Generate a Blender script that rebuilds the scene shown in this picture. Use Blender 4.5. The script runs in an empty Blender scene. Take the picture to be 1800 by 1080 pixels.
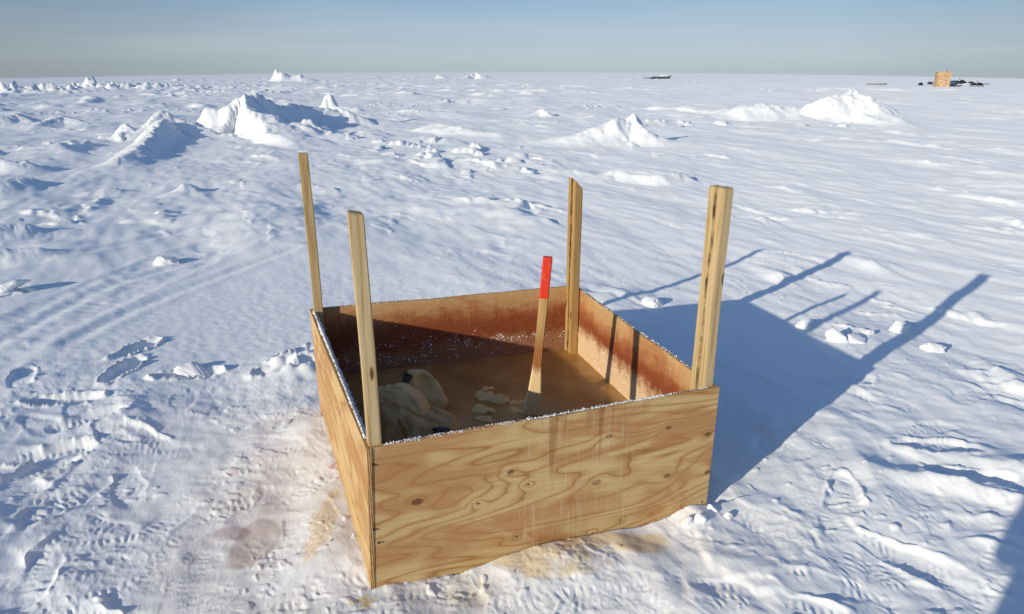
import bpy, bmesh, math, random
import numpy as np
from mathutils import Vector, Matrix

random.seed(7)
rng = np.random.default_rng(11)
R = math.radians
scene = bpy.context.scene
COL = scene.collection

# ------------------------------------------------------------------ camera
CAM_H, PITCH, FPX = 1.49, R(19.0), 1200.0
cam_d = bpy.data.cameras.new('camera')
cam_d.sensor_width = 36.0
cam_d.lens = FPX / 1800 * 36
cam_d.clip_start, cam_d.clip_end = 0.05, 20000
cam = bpy.data.objects.new('camera', cam_d)
cam.location = (0, 0, CAM_H)
cam.rotation_euler = (math.pi / 2 - PITCH, 0, 0)
COL.objects.link(cam)
scene.camera = cam


def ray(u, v):
    x, y = (u - 900) / FPX, -(v - 540) / FPX
    return Vector((x, math.cos(PITCH) + math.sin(PITCH) * y, -math.sin(PITCH) + math.cos(PITCH) * y))


def G(u, v, z=0.0):
    """survey helper: the place on the level z seen in this direction"""
    d = ray(u, v)
    k = (z - CAM_H) / d.z
    return (d.x * k, d.y * k)


# ------------------------------------------------------------------ helpers
def link(name, me, mat=None, parent=None):
    o = bpy.data.objects.new(name, me)
    COL.objects.link(o)
    if mat is not None:
        for m in (mat if isinstance(mat, (list, tuple)) else [mat]):
            o.data.materials.append(m)
    if parent is not None:
        o.parent = parent
    return o


def from_bm(name, bm, mat=None, parent=None, smooth=False):
    me = bpy.data.meshes.new(name)
    bm.normal_update()
    bm.to_mesh(me)
    bm.free()
    if smooth:
        me.polygons.foreach_set('use_smooth', [True] * len(me.polygons))
    return link(name, me, mat, parent)


def empty(name, loc, rz=0.0):
    o = bpy.data.objects.new(name, None)
    o.empty_display_size = 0.1
    o.location = loc
    o.rotation_euler = (0, 0, rz)
    COL.objects.link(o)
    return o


def tag(o, label=None, cat=None, group=None, kind=None):
    if label: o['label'] = label
    if cat: o['category'] = cat
    if group: o['group'] = group
    if kind: o['kind'] = kind
    return o


def box(bm, lo, hi, mat_index=0, M=None):
    vs = []
    for z in (lo[2], hi[2]):
        for x, y in ((lo[0], lo[1]), (hi[0], lo[1]), (hi[0], hi[1]), (lo[0], hi[1])):
            p = Vector((x, y, z))
            vs.append(bm.verts.new(M @ p if M else p))
    for f in ((3, 2, 1, 0), (4, 5, 6, 7), (0, 1, 5, 4), (1, 2, 6, 5), (2, 3, 7, 6), (3, 0, 4, 7)):
        bm.faces.new([vs[i] for i in f]).material_index = mat_index
    return vs


def tube(bm, pts, radii, seg=10, flat=1.0):
    """swept round bar through pts"""
    rings = []
    n = len(pts)
    pts = [Vector(p) for p in pts]
    for i, p in enumerate(pts):
        d = (pts[min(i + 1, n - 1)] - pts[max(i - 1, 0)]).normalized()
        ref = Vector((0, 0, 1)) if abs(d.z) < 0.9 else Vector((0, 1, 0))
        a = d.cross(ref).normalized()
        b = a.cross(d).normalized()
        r = radii[i] if isinstance(radii, (list, tuple)) else radii
        rings.append([bm.verts.new(p + a * math.cos(t) * r + b * math.sin(t) * r * flat)
                      for t in (2 * math.pi * k / seg for k in range(seg))])
    for i in range(n - 1):
        for k in range(seg):
            bm.faces.new((rings[i][k], rings[i][(k + 1) % seg], rings[i + 1][(k + 1) % seg], rings[i + 1][k]))
    bm.faces.new(rings[0][::-1])
    bm.faces.new(rings[-1])


# ------------------------------------------------------------------ numpy noise
_perm = np.concatenate([rng.permutation(4096)] * 2)
_ang = rng.uniform(0, 2 * np.pi, 4096)
_gx, _gy = np.cos(_ang), np.sin(_ang)


def pn(x, y, seed=0):
    x = np.asarray(x, float) + seed * 17.37
    y = np.asarray(y, float) + seed * 31.71
    xi, yi = np.floor(x).astype(np.int64), np.floor(y).astype(np.int64)
    xf, yf = x - xi, y - yi
    u = xf * xf * xf * (xf * (xf * 6 - 15) + 10)
    v = yf * yf * yf * (yf * (yf * 6 - 15) + 10)

    def g(ix, iy, dx, dy):
        h = _perm[(_perm[ix & 4095] + iy) & 4095]
        return _gx[h] * dx + _gy[h] * dy
    a = g(xi, yi, xf, yf); b = g(xi + 1, yi, xf - 1, yf)
    c = g(xi, yi + 1, xf, yf - 1); d = g(xi + 1, yi + 1, xf - 1, yf - 1)
    return ((a + (b - a) * u) + ((c + (d - c) * u) - (a + (b - a) * u)) * v) * 1.5


def ss(a, b, x):
    t = np.clip((x - a) / (b - a), 0, 1)
    return t * t * (3 - 2 * t)


# ------------------------------------------------------------------ materials
def new_mat(name):
    m = bpy.data.materials.new(name)
    m.use_nodes = True
    nt = m.node_tree
    return m, nt, nt.nodes['Principled BSDF']


class N:
    """tiny node builder"""
    def __init__(self, nt): self.nt = nt

    def __call__(self, typ, ins=None, **props):
        n = self.nt.nodes.new(typ)
        for k, v in props.items(): setattr(n, k, v)
        for k, v in (ins or {}).items():
            s = n.inputs[k]
            if isinstance(v, bpy.types.NodeSocket): self.nt.links.new(v, s)
            else: s.default_value = v
        return n

    def math(self, op, a, b=None, c=None, clamp=False):
        ins = {0: a}
        if b is not None: ins[1] = b
        if c is not None: ins[2] = c
        return self('ShaderNodeMath', ins, operation=op, use_clamp=clamp).outputs[0]

    def mix(self, fac, a, b, blend='MIX'):
        n = self.nt.nodes.new('ShaderNodeMix')
        n.data_type = 'RGBA'; n.blend_type = blend
        for k, v in ((0, fac), (6, a), (7, b)):
            s = n.inputs[k]
            if isinstance(v, bpy.types.NodeSocket): self.nt.links.new(v, s)
            else: s.default_value = v if k == 0 else (tuple(v) + (1,))[:4]
        return n.outputs[2]

    def ramp(self, fac, stops, interp='LINEAR'):
        n = self('ShaderNodeValToRGB', {0: fac})
        cr = n.color_ramp; cr.interpolation = interp
        while len(cr.elements) < len(stops): cr.elements.new(0.5)
        for e, (p, c) in zip(cr.elements, stops):
            e.position = p
            e.color = (c, c, c, 1) if isinstance(c, (int, float)) else (tuple(c) + (1,))[:4]
        return n.outputs[0]

    def obj(self): return self('ShaderNodeTexCoord').outputs['Object']

    def mapped(self, vec, scale=(1, 1, 1), loc=(0, 0, 0), rot=(0, 0, 0)):
        return self('ShaderNodeMapping', {'Vector': vec, 'Scale': scale, 'Location': loc, 'Rotation': rot}).outputs[0]

    def noise(self, vec, scale=1.0, detail=2.0, rough=0.5, dist=0.0):
        return self('ShaderNodeTexNoise', {'Vector': vec, 'Scale': scale, 'Detail': detail, 'Roughness': rough, 'Distortion': dist}).outputs[0]

    def bump(self, h, strength=0.3, dist=0.01):
        return self('ShaderNodeBump', {'Height': h, 'Strength': strength, 'Distance': dist}).outputs[0]

    def put(self, bsdf, **kw):
        for k, v in kw.items():
            s = bsdf.inputs[k.replace('_', ' ')]
            if isinstance(v, bpy.types.NodeSocket): self.nt.links.new(v, s)
            else: s.default_value = v


def srgb(r, g, b):
    f = lambda c: c / 12.92 if c <= 0.04045 else ((c + 0.055) / 1.055) ** 2.4
    return (f(r / 255), f(g / 255), f(b / 255))


def grain(n, vec, knots=(), seed=0.0, freq=6.0, sx=.75, sz=4.6, tilt=R(-5)):
    """rotary cut veneer: contour lines of a stretched field, ringed round the knots"""
    mp = n.mapped(vec, (sx, 1.0, sz), (seed * 3.1, seed * 1.7, seed * 2.3), (0, tilt, 0))
    f = n.noise(mp, 1.0, 2.6, 0.45, 0.25)
    f = n.math('MULTIPLY', f, freq)
    kd = None
    for (kx, kz, kr, ks) in knots:
        d = n('ShaderNodeVectorMath', {0: vec, 1: (kx, 0, kz)}, operation='SUBTRACT').outputs[0]
        d = n('ShaderNodeVectorMath', {0: d, 1: (0.75, 0.0, 1.25)}, operation='MULTIPLY').outputs[0]
        ln = n('ShaderNodeVectorMath', {0: d}, operation='LENGTH').outputs['Value']
        q = n.math('DIVIDE', ln, kr * 4.2)
        e = n.math('POWER', 2.718, n.math('MULTIPLY', n.math('MULTIPLY', q, q), -1.0))
        f = n.math('MULTIPLY_ADD', e, 1.5 * ks, f)
        m = n('ShaderNodeMapRange', {'Value': ln, 'From Min': kr * 0.9, 'From Max': kr * 1.25, 'To Min': ks, 'To Max': 0.0}).outputs[0]
        kd = m if kd is None else n.math('MAXIMUM', kd, m)
    return f, kd


def ply_colour(n, vec, knots=(), seed=0.0, drips=None, freq=6.0, dark=1.0):
    f, kd = grain(n, vec, knots, seed, freq)
    saw = n.math('FRACT', f)
    lt, md, dk = srgb(218, 180, 130), srgb(206, 162, 110), srgb(168, 114, 66)
    dk = srgb(164, 112, 66)
    c = n.ramp(saw, [(0.0, dk), (0.07, md), (0.30, lt), (0.66, lt), (0.84, md), (0.95, srgb(190, 140, 88)), (1.0, dk)])
    vis = n.noise(n.mapped(vec, (2.2, 1, 6.0), (seed + 7, 0, 5)), 1.0, 3.0, 0.55, 0.4)
    c = n.mix(n.ramp(vis, [(0.34, 0.35), (0.52, 0.0)]), c, n.mix(0.5, lt, md))
    # broad blotches of darker veneer
    bl = n.noise(n.mapped(vec, (3.0, 1, 8.0), (seed + 4, 0, 2)), 1.0, 3.0, 0.55, 0.6)
    bl = n.ramp(bl, [(0.46, 0.0), (0.58, 1.0)])
    c = n.mix(n.math('MULTIPLY', bl, 0.7), c, srgb(184, 126, 80))
    # fibres
    fb = n.noise(n.mapped(vec, (6, 1, 260), (seed, 0, 0)), 1.0, 2.0, 0.6)
    c = n.mix(n.math('MULTIPLY', n.math('SUBTRACT', fb, 0.35, clamp=True), 0.9), c, srgb(150, 102, 60))
    po = n.noise(n.mapped(vec, (60, 1, 900), (seed, 0, 0)), 1.0, 1.0, 0.5)
    c = n.mix(n.ramp(po, [(0.62, 0.0), (0.72, 0.4)]), c, srgb(140, 92, 52))
    if kd is not None:
        kc = n.noise(vec, 90.0, 2.0)
        c = n.mix(n.math('MULTIPLY', kd, 0.85), c, n.mix(kc, srgb(70, 40, 20), srgb(140, 86, 46)))
    if drips:
        x0, x1, zt = drips
        sep = n('ShaderNodeSeparateXYZ', {0: vec})
        wx = n('ShaderNodeMapRange', {'Value': sep.outputs[0], 'From Min': x0, 'From Max': x0 + 0.10, 'To Min': 0, 'To Max': 1}).outputs[0]
        wx2 = n('ShaderNodeMapRange', {'Value': sep.outputs[0], 'From Min': x1 - 0.1, 'From Max': x1, 'To Min': 1, 'To Max': 0}).outputs[0]
        wm = n.math('MULTIPLY', wx, wx2)
        st = n.noise(n.mapped(vec, (120, 1, 3.0)), 1.0, 2.0, 0.6)
        st = n.ramp(st, [(0.53, 0.0), (0.66, 1.0)])
        brk = n.ramp(n.noise(n.mapped(vec, (40, 1, 14)), 1.0, 3.0), [(0.40, 0.0), (0.55, 1.0)])
        c = n.mix(n.math('MULTIPLY', n.math('MULTIPLY', st, brk), n.math('MULTIPLY', wm, 0.30)), c, srgb(226, 206, 178))
        # brown runs from the rim
        rz = n('ShaderNodeMapRange', {'Value': sep.outputs[2], 'From Min': zt - 0.26, 'From Max': zt, 'To Min': 0, 'To Max': 1}).outputs[0]
        rn = n.noise(n.mapped(vec, (24, 1, 0.8), (9, 0, 0)), 1.0, 3.0, 0.65)
        rn = n.ramp(n.math('MULTIPLY_ADD', rz, 0.24, rn), [(0.69, 0.0), (0.80, 1.0)])
        c = n.mix(n.math('MULTIPLY', n.math('MULTIPLY', rn, wm), 0.42), c, srgb(126, 66, 28))
    return c, f


def plywood_outer(name, knots, seed, drips=None, freq=6.0, tone=(.85, .93, .92)):
    m, nt, b = new_mat(name)
    n = N(nt)
    v = n.obj()
    c, f = ply_colour(n, v, knots, seed, drips, freq)
    c = n.mix(1.0, c, tone, 'MULTIPLY')
    fine = n.noise(n.mapped(v, (20, 20, 400)), 1.0, 3.0)
    n.put(b, Base_Color=c, Roughness=0.72, Normal=n.bump(fine, 0.25, 0.004))
    b.inputs['Specular IOR Level'].default_value = 0.25
    return m


def plywood_edge():
    m, nt, b = new_mat('plywood_edge')
    n = N(nt)
    v = n.obj()
    sep = n('ShaderNodeSeparateXYZ', {0: v})
    st = n.math('FRACT', n.math('MULTIPLY_ADD', sep.outputs[1], 1 / 0.0062, 0.2))
    c = n.ramp(st, [(0.0, srgb(196, 152, 96)), (0.45, srgb(212, 172, 116)), (0.5, srgb(120, 84, 46)), (0.95, srgb(150, 106, 62)), (1.0, srgb(200, 158, 102))])
    ns = n.noise(n.mapped(v, (40, 40, 40)), 1.0, 3.0)
    c = n.mix(n.ramp(ns, [(0.45, 0.0), (0.7, 0.5)]), c, srgb(110, 76, 42))
    n.put(b, Base_Color=c, Roughness=0.8)
    return m


def plywood_inner(name, seed, H, pale, pale_amt, up=0.0, spots=.8):
    """inside face: bare veneer at the rim, splashed brown, a rust red tide band, scummed near the water"""
    m, nt, b = new_mat(name)
    n = N(nt)
    v = n.obj()
    c, f = ply_colour(n, v, (), seed, None, 3.0)
    c = n.mix(1.0, c, (.86, .90, .88), 'MULTIPLY')
    sep = n('ShaderNodeSeparateXYZ', {0: v})
    wob = n.noise(n.mapped(v, (3.5, 1, 5)), 1.0, 4.0, 0.6)
    wob2 = n.noise(n.mapped(v, (30, 30, 45)), 1.0, 3.0, 0.7)
    d = n.math('SUBTRACT', H, sep.outputs[2])
    drp = n.noise(n.mapped(v, (22, 1, 1.3), (seed, 0, 3)), 1.0, 3.0, 0.65)
    d = n.math('MULTIPLY_ADD', n.math('SUBTRACT', drp, 0.5), 0.10, d)
    d = n.math('MULTIPLY_ADD', n.math('SUBTRACT', wob, 0.5), 0.13, d)
    d = n.math('MULTIPLY_ADD', n.math('SUBTRACT', wob2, 0.5), 0.08, d)
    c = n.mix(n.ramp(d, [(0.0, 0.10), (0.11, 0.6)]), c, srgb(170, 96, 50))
    red = n.ramp(d, [(0.065, 0.0), (0.13, 0.85), (0.215 - up * .6, 0.95), (0.285 - up, 0.0)])
    c = n.mix(red, c, n.mix(wob2, srgb(92, 36, 16), srgb(150, 70, 34)))
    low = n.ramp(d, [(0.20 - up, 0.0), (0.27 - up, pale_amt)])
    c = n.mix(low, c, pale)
    sp = n.noise(n.mapped(v, (110, 110, 110)), 1.0, 2.0, 0.6)
    sp2 = n.ramp(d, [(0.0, 0.0), (0.06, 0.6), (0.2, 1.0)])
    c = n.mix(n.math('MULTIPLY', n.ramp(sp, [(0.60, 0.0), (0.67, spots)]), sp2), c, srgb(60, 24, 12))
    n.put(b, Base_Color=c, Roughness=0.6, Normal=n.bump(wob2, 0.3, 0.004))
    return m


def pine(name, seed, base=(226, 196, 140), groove=None, low_stain_bounce=None, tone=(.70, .72, .80)):
    """sawn softwood, grain along local z; groove = local (axis, centre, half width) of a barky dark seam"""
    m, nt, b = new_mat(name)
    n = N(nt)
    v = n.obj()
    f = n.noise(n.mapped(v, (26, 26, 0.9), (seed, seed * 2, seed)), 1.0, 2.0, 0.5, 0.2)
    saw = n.math('FRACT', n.math('MULTIPLY', f, 7.0))
    hi = srgb(*base); lo = srgb(int(base[0] * .86), int(base[1] * .80), int(base[2] * .68))
    c = n.ramp(saw, [(0.0, lo), (0.2, hi), (0.7, hi), (1.0, lo)])
    bl = n.noise(n.mapped(v, (14, 14, 3), (seed, 3, 1)), 1.0, 3.0)
    c = n.mix(n.ramp(bl, [(0.5, 0.0), (0.75, 0.45)]), c, srgb(190, 150, 92))
    kn = n('ShaderNodeTexVoronoi', {'Vector': n.mapped(v, (17, 17, 5.0), (seed * 1.3, seed, seed * .7)), 'Scale': 1.0}).outputs['Distance']
    c = n.mix(n.ramp(kn, [(0.07, 0.9), (0.13, 0.0)]), c, srgb(104, 66, 30))
    ck = n.noise(n.mapped(v, (90, 90, 2.2), (seed, 0, 5)), 1.0, 2.0)
    c = n.mix(n.ramp(ck, [(0.68, 0.0), (0.74, 0.7)]), c, srgb(96, 66, 36))
    if groove:
        ax, ce, hw = groove
        sep = n('ShaderNodeSeparateXYZ', {0: v})
        wv = n.noise(n.mapped(v, (3, 3, 7), (seed, 1, 1)), 1.0, 4.0, 0.65)
        q = n.math('ABSOLUTE', n.math('SUBTRACT', n.math('MULTIPLY_ADD', n.math('SUBTRACT', wv, 0.5), hw * 2.2, sep.outputs[ax]), ce))
        wd = n.ramp(n.noise(n.mapped(v, (2, 2, 16), (seed, 4, 1)), 1.0, 3.0, 0.7), [(0.38, 0.0), (0.6, 1.0)])
        mk = n('ShaderNodeMapRange', {'Value': q, 'From Min': hw * 0.35, 'From Max': hw, 'To Min': 1, 'To Max': 0}).outputs[0]
        c = n.mix(n.math('MULTIPLY', n.math('MULTIPLY', mk, wd), 0.9), c, srgb(70, 54, 34))
    if low_stain_bounce:
        sep = n('ShaderNodeSeparateXYZ', {0: v})
        zz = n.math('MULTIPLY_ADD', n.math('SUBTRACT', bl, 0.5), 0.1, sep.outputs[2])
        z0, z1, z2, z3 = low_stain_bounce
        mr = n('ShaderNodeMapRange', {'Value': zz, 'From Min': z2, 'From Max': z3, 'To Min': 1, 'To Max': 0}).outputs[0]
        c = n.mix(n.math('MULTIPLY', mr, 0.75), c, srgb(168, 88, 40))
        mr = n('ShaderNodeMapRange', {'Value': zz, 'From Min': z0, 'From Max': z1, 'To Min': 1, 'To Max': 0}).outputs[0]
        c = n.mix(mr, c, srgb(254, 220, 166))  # pale blade end, lifted to stand in for light bounced inside the box
    fine = n.noise(n.mapped(v, (200, 200, 8)), 1.0, 3.0)
    c = n.mix(1.0, c, tone, 'MULTIPLY')
    n.put(b, Base_Color=c, Roughness=0.7, Normal=n.bump(fine, 0.3, 0.003))
    b.inputs['Specular IOR Level'].default_value = 0.3
    return m


def plain(name, col, rough=0.6, vary=0.15, scale=30.0, metallic=0.0, bump=0.0):
    m, nt, b = new_mat(name)
    n = N(nt)
    ns = n.noise(n.obj(), scale, 4.0, 0.6)
    c = n.mix(n.ramp(ns, [(0.35, 0.0), (0.7, 1.0)]), col, tuple(max(0, x * (1 - vary * 2)) for x in col))
    n.put(b, Base_Color=c, Roughness=rough, Metallic=metallic)
    if bump: n.put(b, Normal=n.bump(ns, bump, 0.01))
    return m


def snow_mat():
    m, nt, b = new_mat('snow')
    n = N(nt)
    at = n('ShaderNodeAttribute', attribute_name='stain')
    v = n.obj()
    g1 = n.noise(v, 260.0, 3.0, 0.7)
    vr = n.mapped(v, rot=(0, 0, R(65)))
    g2 = n.noise(n.mapped(vr, (1, 2.2, 1)), 34.0, 4.0, 0.65)
    tone = n.noise(n.mapped(vr, (1, 2.5, 1)), 0.9, 5.0, 0.65)
    c = n.mix(n.ramp(tone, [(0.3, 0.0), (0.7, 1.0)]), (0.80, 0.82, 0.85), (0.88, 0.885, 0.89))
    c = n.mix(1.0, c, at.outputs['Color'], 'MULTIPLY')
    h = n.math('MULTIPLY_ADD', g1, 0.25, g2)
    n.put(b, Base_Color=c, Roughness=0.62, Normal=n.bump(h, 0.20, 0.012), Diffuse_Roughness=0.26)
    b.inputs['Specular IOR Level'].default_value = 0.3
    return m


MAT_SNOW = snow_mat()


def snow_lump_mat(name, col=(0.86, 0.87, 0.89)):
    m, nt, b = new_mat(name)
    n = N(nt)
    v = n.obj()
    h = n.noise(v, 60.0, 5.0, 0.7)
    c = n.mix(n.noise(v, 14.0, 3.0), col, tuple(x * 0.93 for x in col))
    n.put(b, Base_Color=c, Roughness=0.6, Normal=n.bump(h, 0.4, 0.01), Diffuse_Roughness=0.26)
    b.inputs['Specular IOR Level'].default_value = 0.3
    return m


MAT_LUMP = snow_lump_mat('packed_snow')
MAT_FROST = snow_lump_mat('frost')

# ------------------------------------------------------------------ box survey
RIM = CAM_H - 1.0                  # rim level
HP = RIM + 0.07                    # panel height; the foot is set 7 cm into the snow
FL, FR = Vector((-0.409, 1.677)), Vector((0.696, 2.082))
BL, BR = Vector((-0.902, 2.880)), Vector((0.311, 3.242))
FLb, FRb, BLb, BRb = FL + Vector((-0.022, 0.0)), FR.copy(), BL.copy(), BR.copy()
WATER = CAM_H - 1.33
TH = 0.0125
SUN_EL, SUN_DIR = R(15.2), Vector((0.715, 0.70)).normalized()   # horizontal travel of the light

# ------------------------------------------------------------------ ground
def seg_dist(x, y, ax, ay, bx, by):
    dx, dy = bx - ax, by - ay
    L2 = dx * dx + dy * dy
    t = np.clip(((x - ax) * dx + (y - ay) * dy) / L2, 0, 1)
    px, py = ax + t * dx, ay + t * dy
    side = dx * (y - ay) - dy * (x - ax)
    return np.hypot(x - px, y - py), t, np.sign(side)


SD = Vector((0.42, -0.91)).normalized()       # wind lanes

# drift crests: (u,v) foot of each crest point, height, width on the left of travel, width on the right
RIDGES = [
    # the big sharp drift on the left with its long crest coming forward
    [(358, 232, .20, .8, .6), (370, 234, .62, .55, .5), (384, 234, .55, .7, .6), (402, 233, .60, 1.0, .6), (428, 233, 1.08, 1.4, .5), (446, 238, .60, 1.5, .45), (470, 245, .34, 1.3, .4), (495, 252, .18, 1.0, .35), (515, 259, .05, .6, .3), (530, 263, .01, .4, .3)],
    [(428, 233, 1.08, 1.2, .6), (450, 230, .90, 1.2, .7), (490, 226.5, .76, 1.2, .8), (530, 223.5, .66, 1.1, .9), (568, 221, .50, 1.0, .9), (610, 219, .30, .8, .9), (690, 217, .08, .8, .8)],
    [(566, 219, .50, .6, .6), (580, 218.5, .98, .8, .5), (590, 219, .62, .7, .5), (604, 219.5, .52, .7, .5), (630, 220, .30, .7, .6)],
    [(516, 242, .10, .8, .8), (545, 240, .36, .8, .9), (575, 244, .12, .9, .8)],
    [(228, 238, .34, .6, .5), (240, 242, .16, .6, .6), (265, 240, .30, .7, .6), (292, 236, .62, .8, .7), (320, 236, .40, .7, .9), (362, 238, .12, .6, .8)],
    [(290, 240, .42, .6, .6), (262, 262, .20, .5, .5), (215, 290, .10, .5, .5)],
    # twin mound on the right
    [(1262, 205, .12, 1.2, 1.2), (1310, 208, .45, 1.5, 1.3), (1345, 208, .55, 1.6, 1.4), (1390, 208, .40, 1.3, 1.2), (1425, 214, .10, 1., 1.)],
    [(1420, 210, .30, 1.3, 1.2), (1455, 210, .85, 1.7, 1.4), (1490, 209, 1.05, 1.9, 1.5), (1520, 211, .85, 1.7, 1.2), (1548, 215, .35, 1.2, 1.0), (1600, 222, .10, 1.0, .9)],
    # curled drift in the middle distance
    [(965, 250, .06, .9, .8), (1010, 252, .18, 1.2, .9), (1055, 252, .38, 1.3, .8), (1088, 251, .54, 1.2, .6), (1108, 250, .64, 1.0, .45), (1124, 253, .42, .7, .45), (1150, 256, .16, .6, .5), (1190, 254, .05, .5, .5)],
    [(930, 205, .06, .4, .4), (951, 204, .30, .45, .4), (975, 206, .05, .5, .4)],
    [(1060, 318, .03, .35, .3), (1083, 312, .13, .4, .3), (1110, 318, .10, .35, .3), (1160, 322, .12, .4, .3), (1195, 318, .12, .3, .28), (1215, 322, .03, .3, .3)],
    [(770, 182, .10, 1.2, 1.0), (830, 180, .22, 1.8, 1.2), (900, 182, .14, 1.6, 1.2), (935, 183, .05, 1.2, 1.0)],
    # far rubble on the skyline
    [(478, 141, .8, 1.6, 1.4), (486, 141, 2.5, 2.0, 1.4), (497, 141.4, 1.6, 2.4, 1.6), (508, 141.4, 1.2, 2.2, 1.5), (522, 141.4, 1.6, 2.2, 1.5), (545, 141.6, .6, 1.8, 1.4)],
    [(815, 139, .5, 1.4, 1.4), (836, 138.6, 1.8, 2.0, 1.4), (850, 139, .9, 2.0, 1.4), (872, 139, .3, 1.4, 1.4)],
    [(762, 138.6, .5, 1.2, 1.0), (770, 138.6, 1.1, 1.3, 1.0), (785, 139, .3, 1.3, 1.0)],
    # sunlit streaks and shadowed hollows at the left
    [(0, 218, .30, .8, 1.0), (30, 214, .36, .8, 1.0), (60, 218, .14, .7, .8)],
    [(60, 222, .14, .7, .7), (110, 214, .30, .6, .9), (150, 218, .10, .6, .7)],
    [(0, 338, .12, .35, .5), (36, 330, .12, .35, .4), (60, 330, .03, .3, .3)],
    [(0, 298, .20, .5, .5), (45, 300, .16, .4, .5), (70, 296, .05, .4, .4)],
    [(165, 338, .06, .3, .3), (195, 335, .10, .3, .3), (215, 338, .02, .3, .3)],
    [(308, 343, .04, .3, .25), (330, 338, .11, .35, .25), (352, 340, .02, .3, .25)],
    [(0, 425, .13, .30, .35), (40, 420, .12, .28, .32), (100, 415, .03, .25, .3)],
    [(0, 460, .10, .25, .25), (60, 455, .07, .22, .25), (90, 455, .02, .2, .2)],
    # soft lanes right of the box
    [(1540, 850, .01, .12, .07), (1600, 858, .03, .16, .08), (1680, 870, .036, .18, .08), (1740, 888, .034, .18, .08), (1799, 905, .03, .17, .08)],
    [(1490, 790, .006, .10, .08), (1520, 840, .018, .13, .08), (1545, 885, .01, .10, .08)],
    [(1730, 640, .012, .15, .08), (1765, 665, .034, .18, .09), (1799, 690, .036, .18, .09)],
    [(1610, 810, .008, .13, .07), (1700, 820, .020, .14, .07), (1799, 845, .026, .15, .08)],
    [(1340, 470, .02, .15, .12), (1370, 485, .05, .2, .12), (1395, 500, .01, .15, .1)],
    [(1480, 450, .01, .3, .15), (1530, 468, .05, .3, .15), (1570, 485, .01, .2, .12)],
    [(1060, 510, .01, .25, .15), (1090, 520, .05, .3, .15), (1130, 535, .015, .2, .12)],
]


def base_z(x, y):
    r = np.maximum(np.hypot(x, y), 1.0)
    return -0.0200 * x * x / r * ss(8, 40, r) * np.where(y > 0, 1.0, 0.6)


def make_prints():
    """boot prints trodden round the box (x, y, heading, length, depth)"""
    P = []
    rr = random.Random(5)
    for _ in range(85):
        u = rr.uniform(-60, 560); v = rr.uniform(640, 1120)
        if u > 0.9 * (v - 640) + 420: continue
        P.append((u, v))
    for _ in range(24):
        P.append((rr.uniform(1180, 1800), rr.uniform(900, 1110)))
    for _ in range(26):
        P.append((rr.uniform(560, 1200), rr.uniform(1035, 1110)))
    for _ in range(10):
        P.append((rr.uniform(1360, 1800), rr.uniform(640, 900)))
    out = []
    for u, v in P:
        x, y = G(u, v)
        out.append((x, y, rr.uniform(0, 2 * math.pi), rr.uniform(.24, .31), (rr.choice((.003, .004, .005)) if 250 < u < 1250 else rr.choice((.003, .004, .006, .008, .012)))))
    # the deep single steps in the smooth snow
    for u, v, a in ((238, 612, 1.2), (214, 650, 1.5), (520, 622, .9), (500, 648, .4), (330, 655, .3), (150, 735, .6), (90, 790, .5), (60, 820, .9), (110, 700, .2)):
        x, y = G(u, v)
        out.append((x, y, a, .29, .030))
    return out


PRINTS = make_prints()
TRACKS = [  # snow machine lanes: centre line, half width
    [(-60, 640), (20, 590), (130, 540), (240, 490), (340, 448), (440, 420), (560, 392), (700, 352), (820, 332)],
]
LINES = [
    [(-40, 480), (120, 452), (250, 422), (380, 392), (530, 362), (640, 340)],
    [(-20, 612), (100, 548), (190, 502), (300, 468), (400, 440), (520, 412)],
    [(120, 600), (230, 545), (330, 505), (440, 465), (520, 440)],
]


def bump_add(h, x, y, idx, f):
    h[idx] += f


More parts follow.
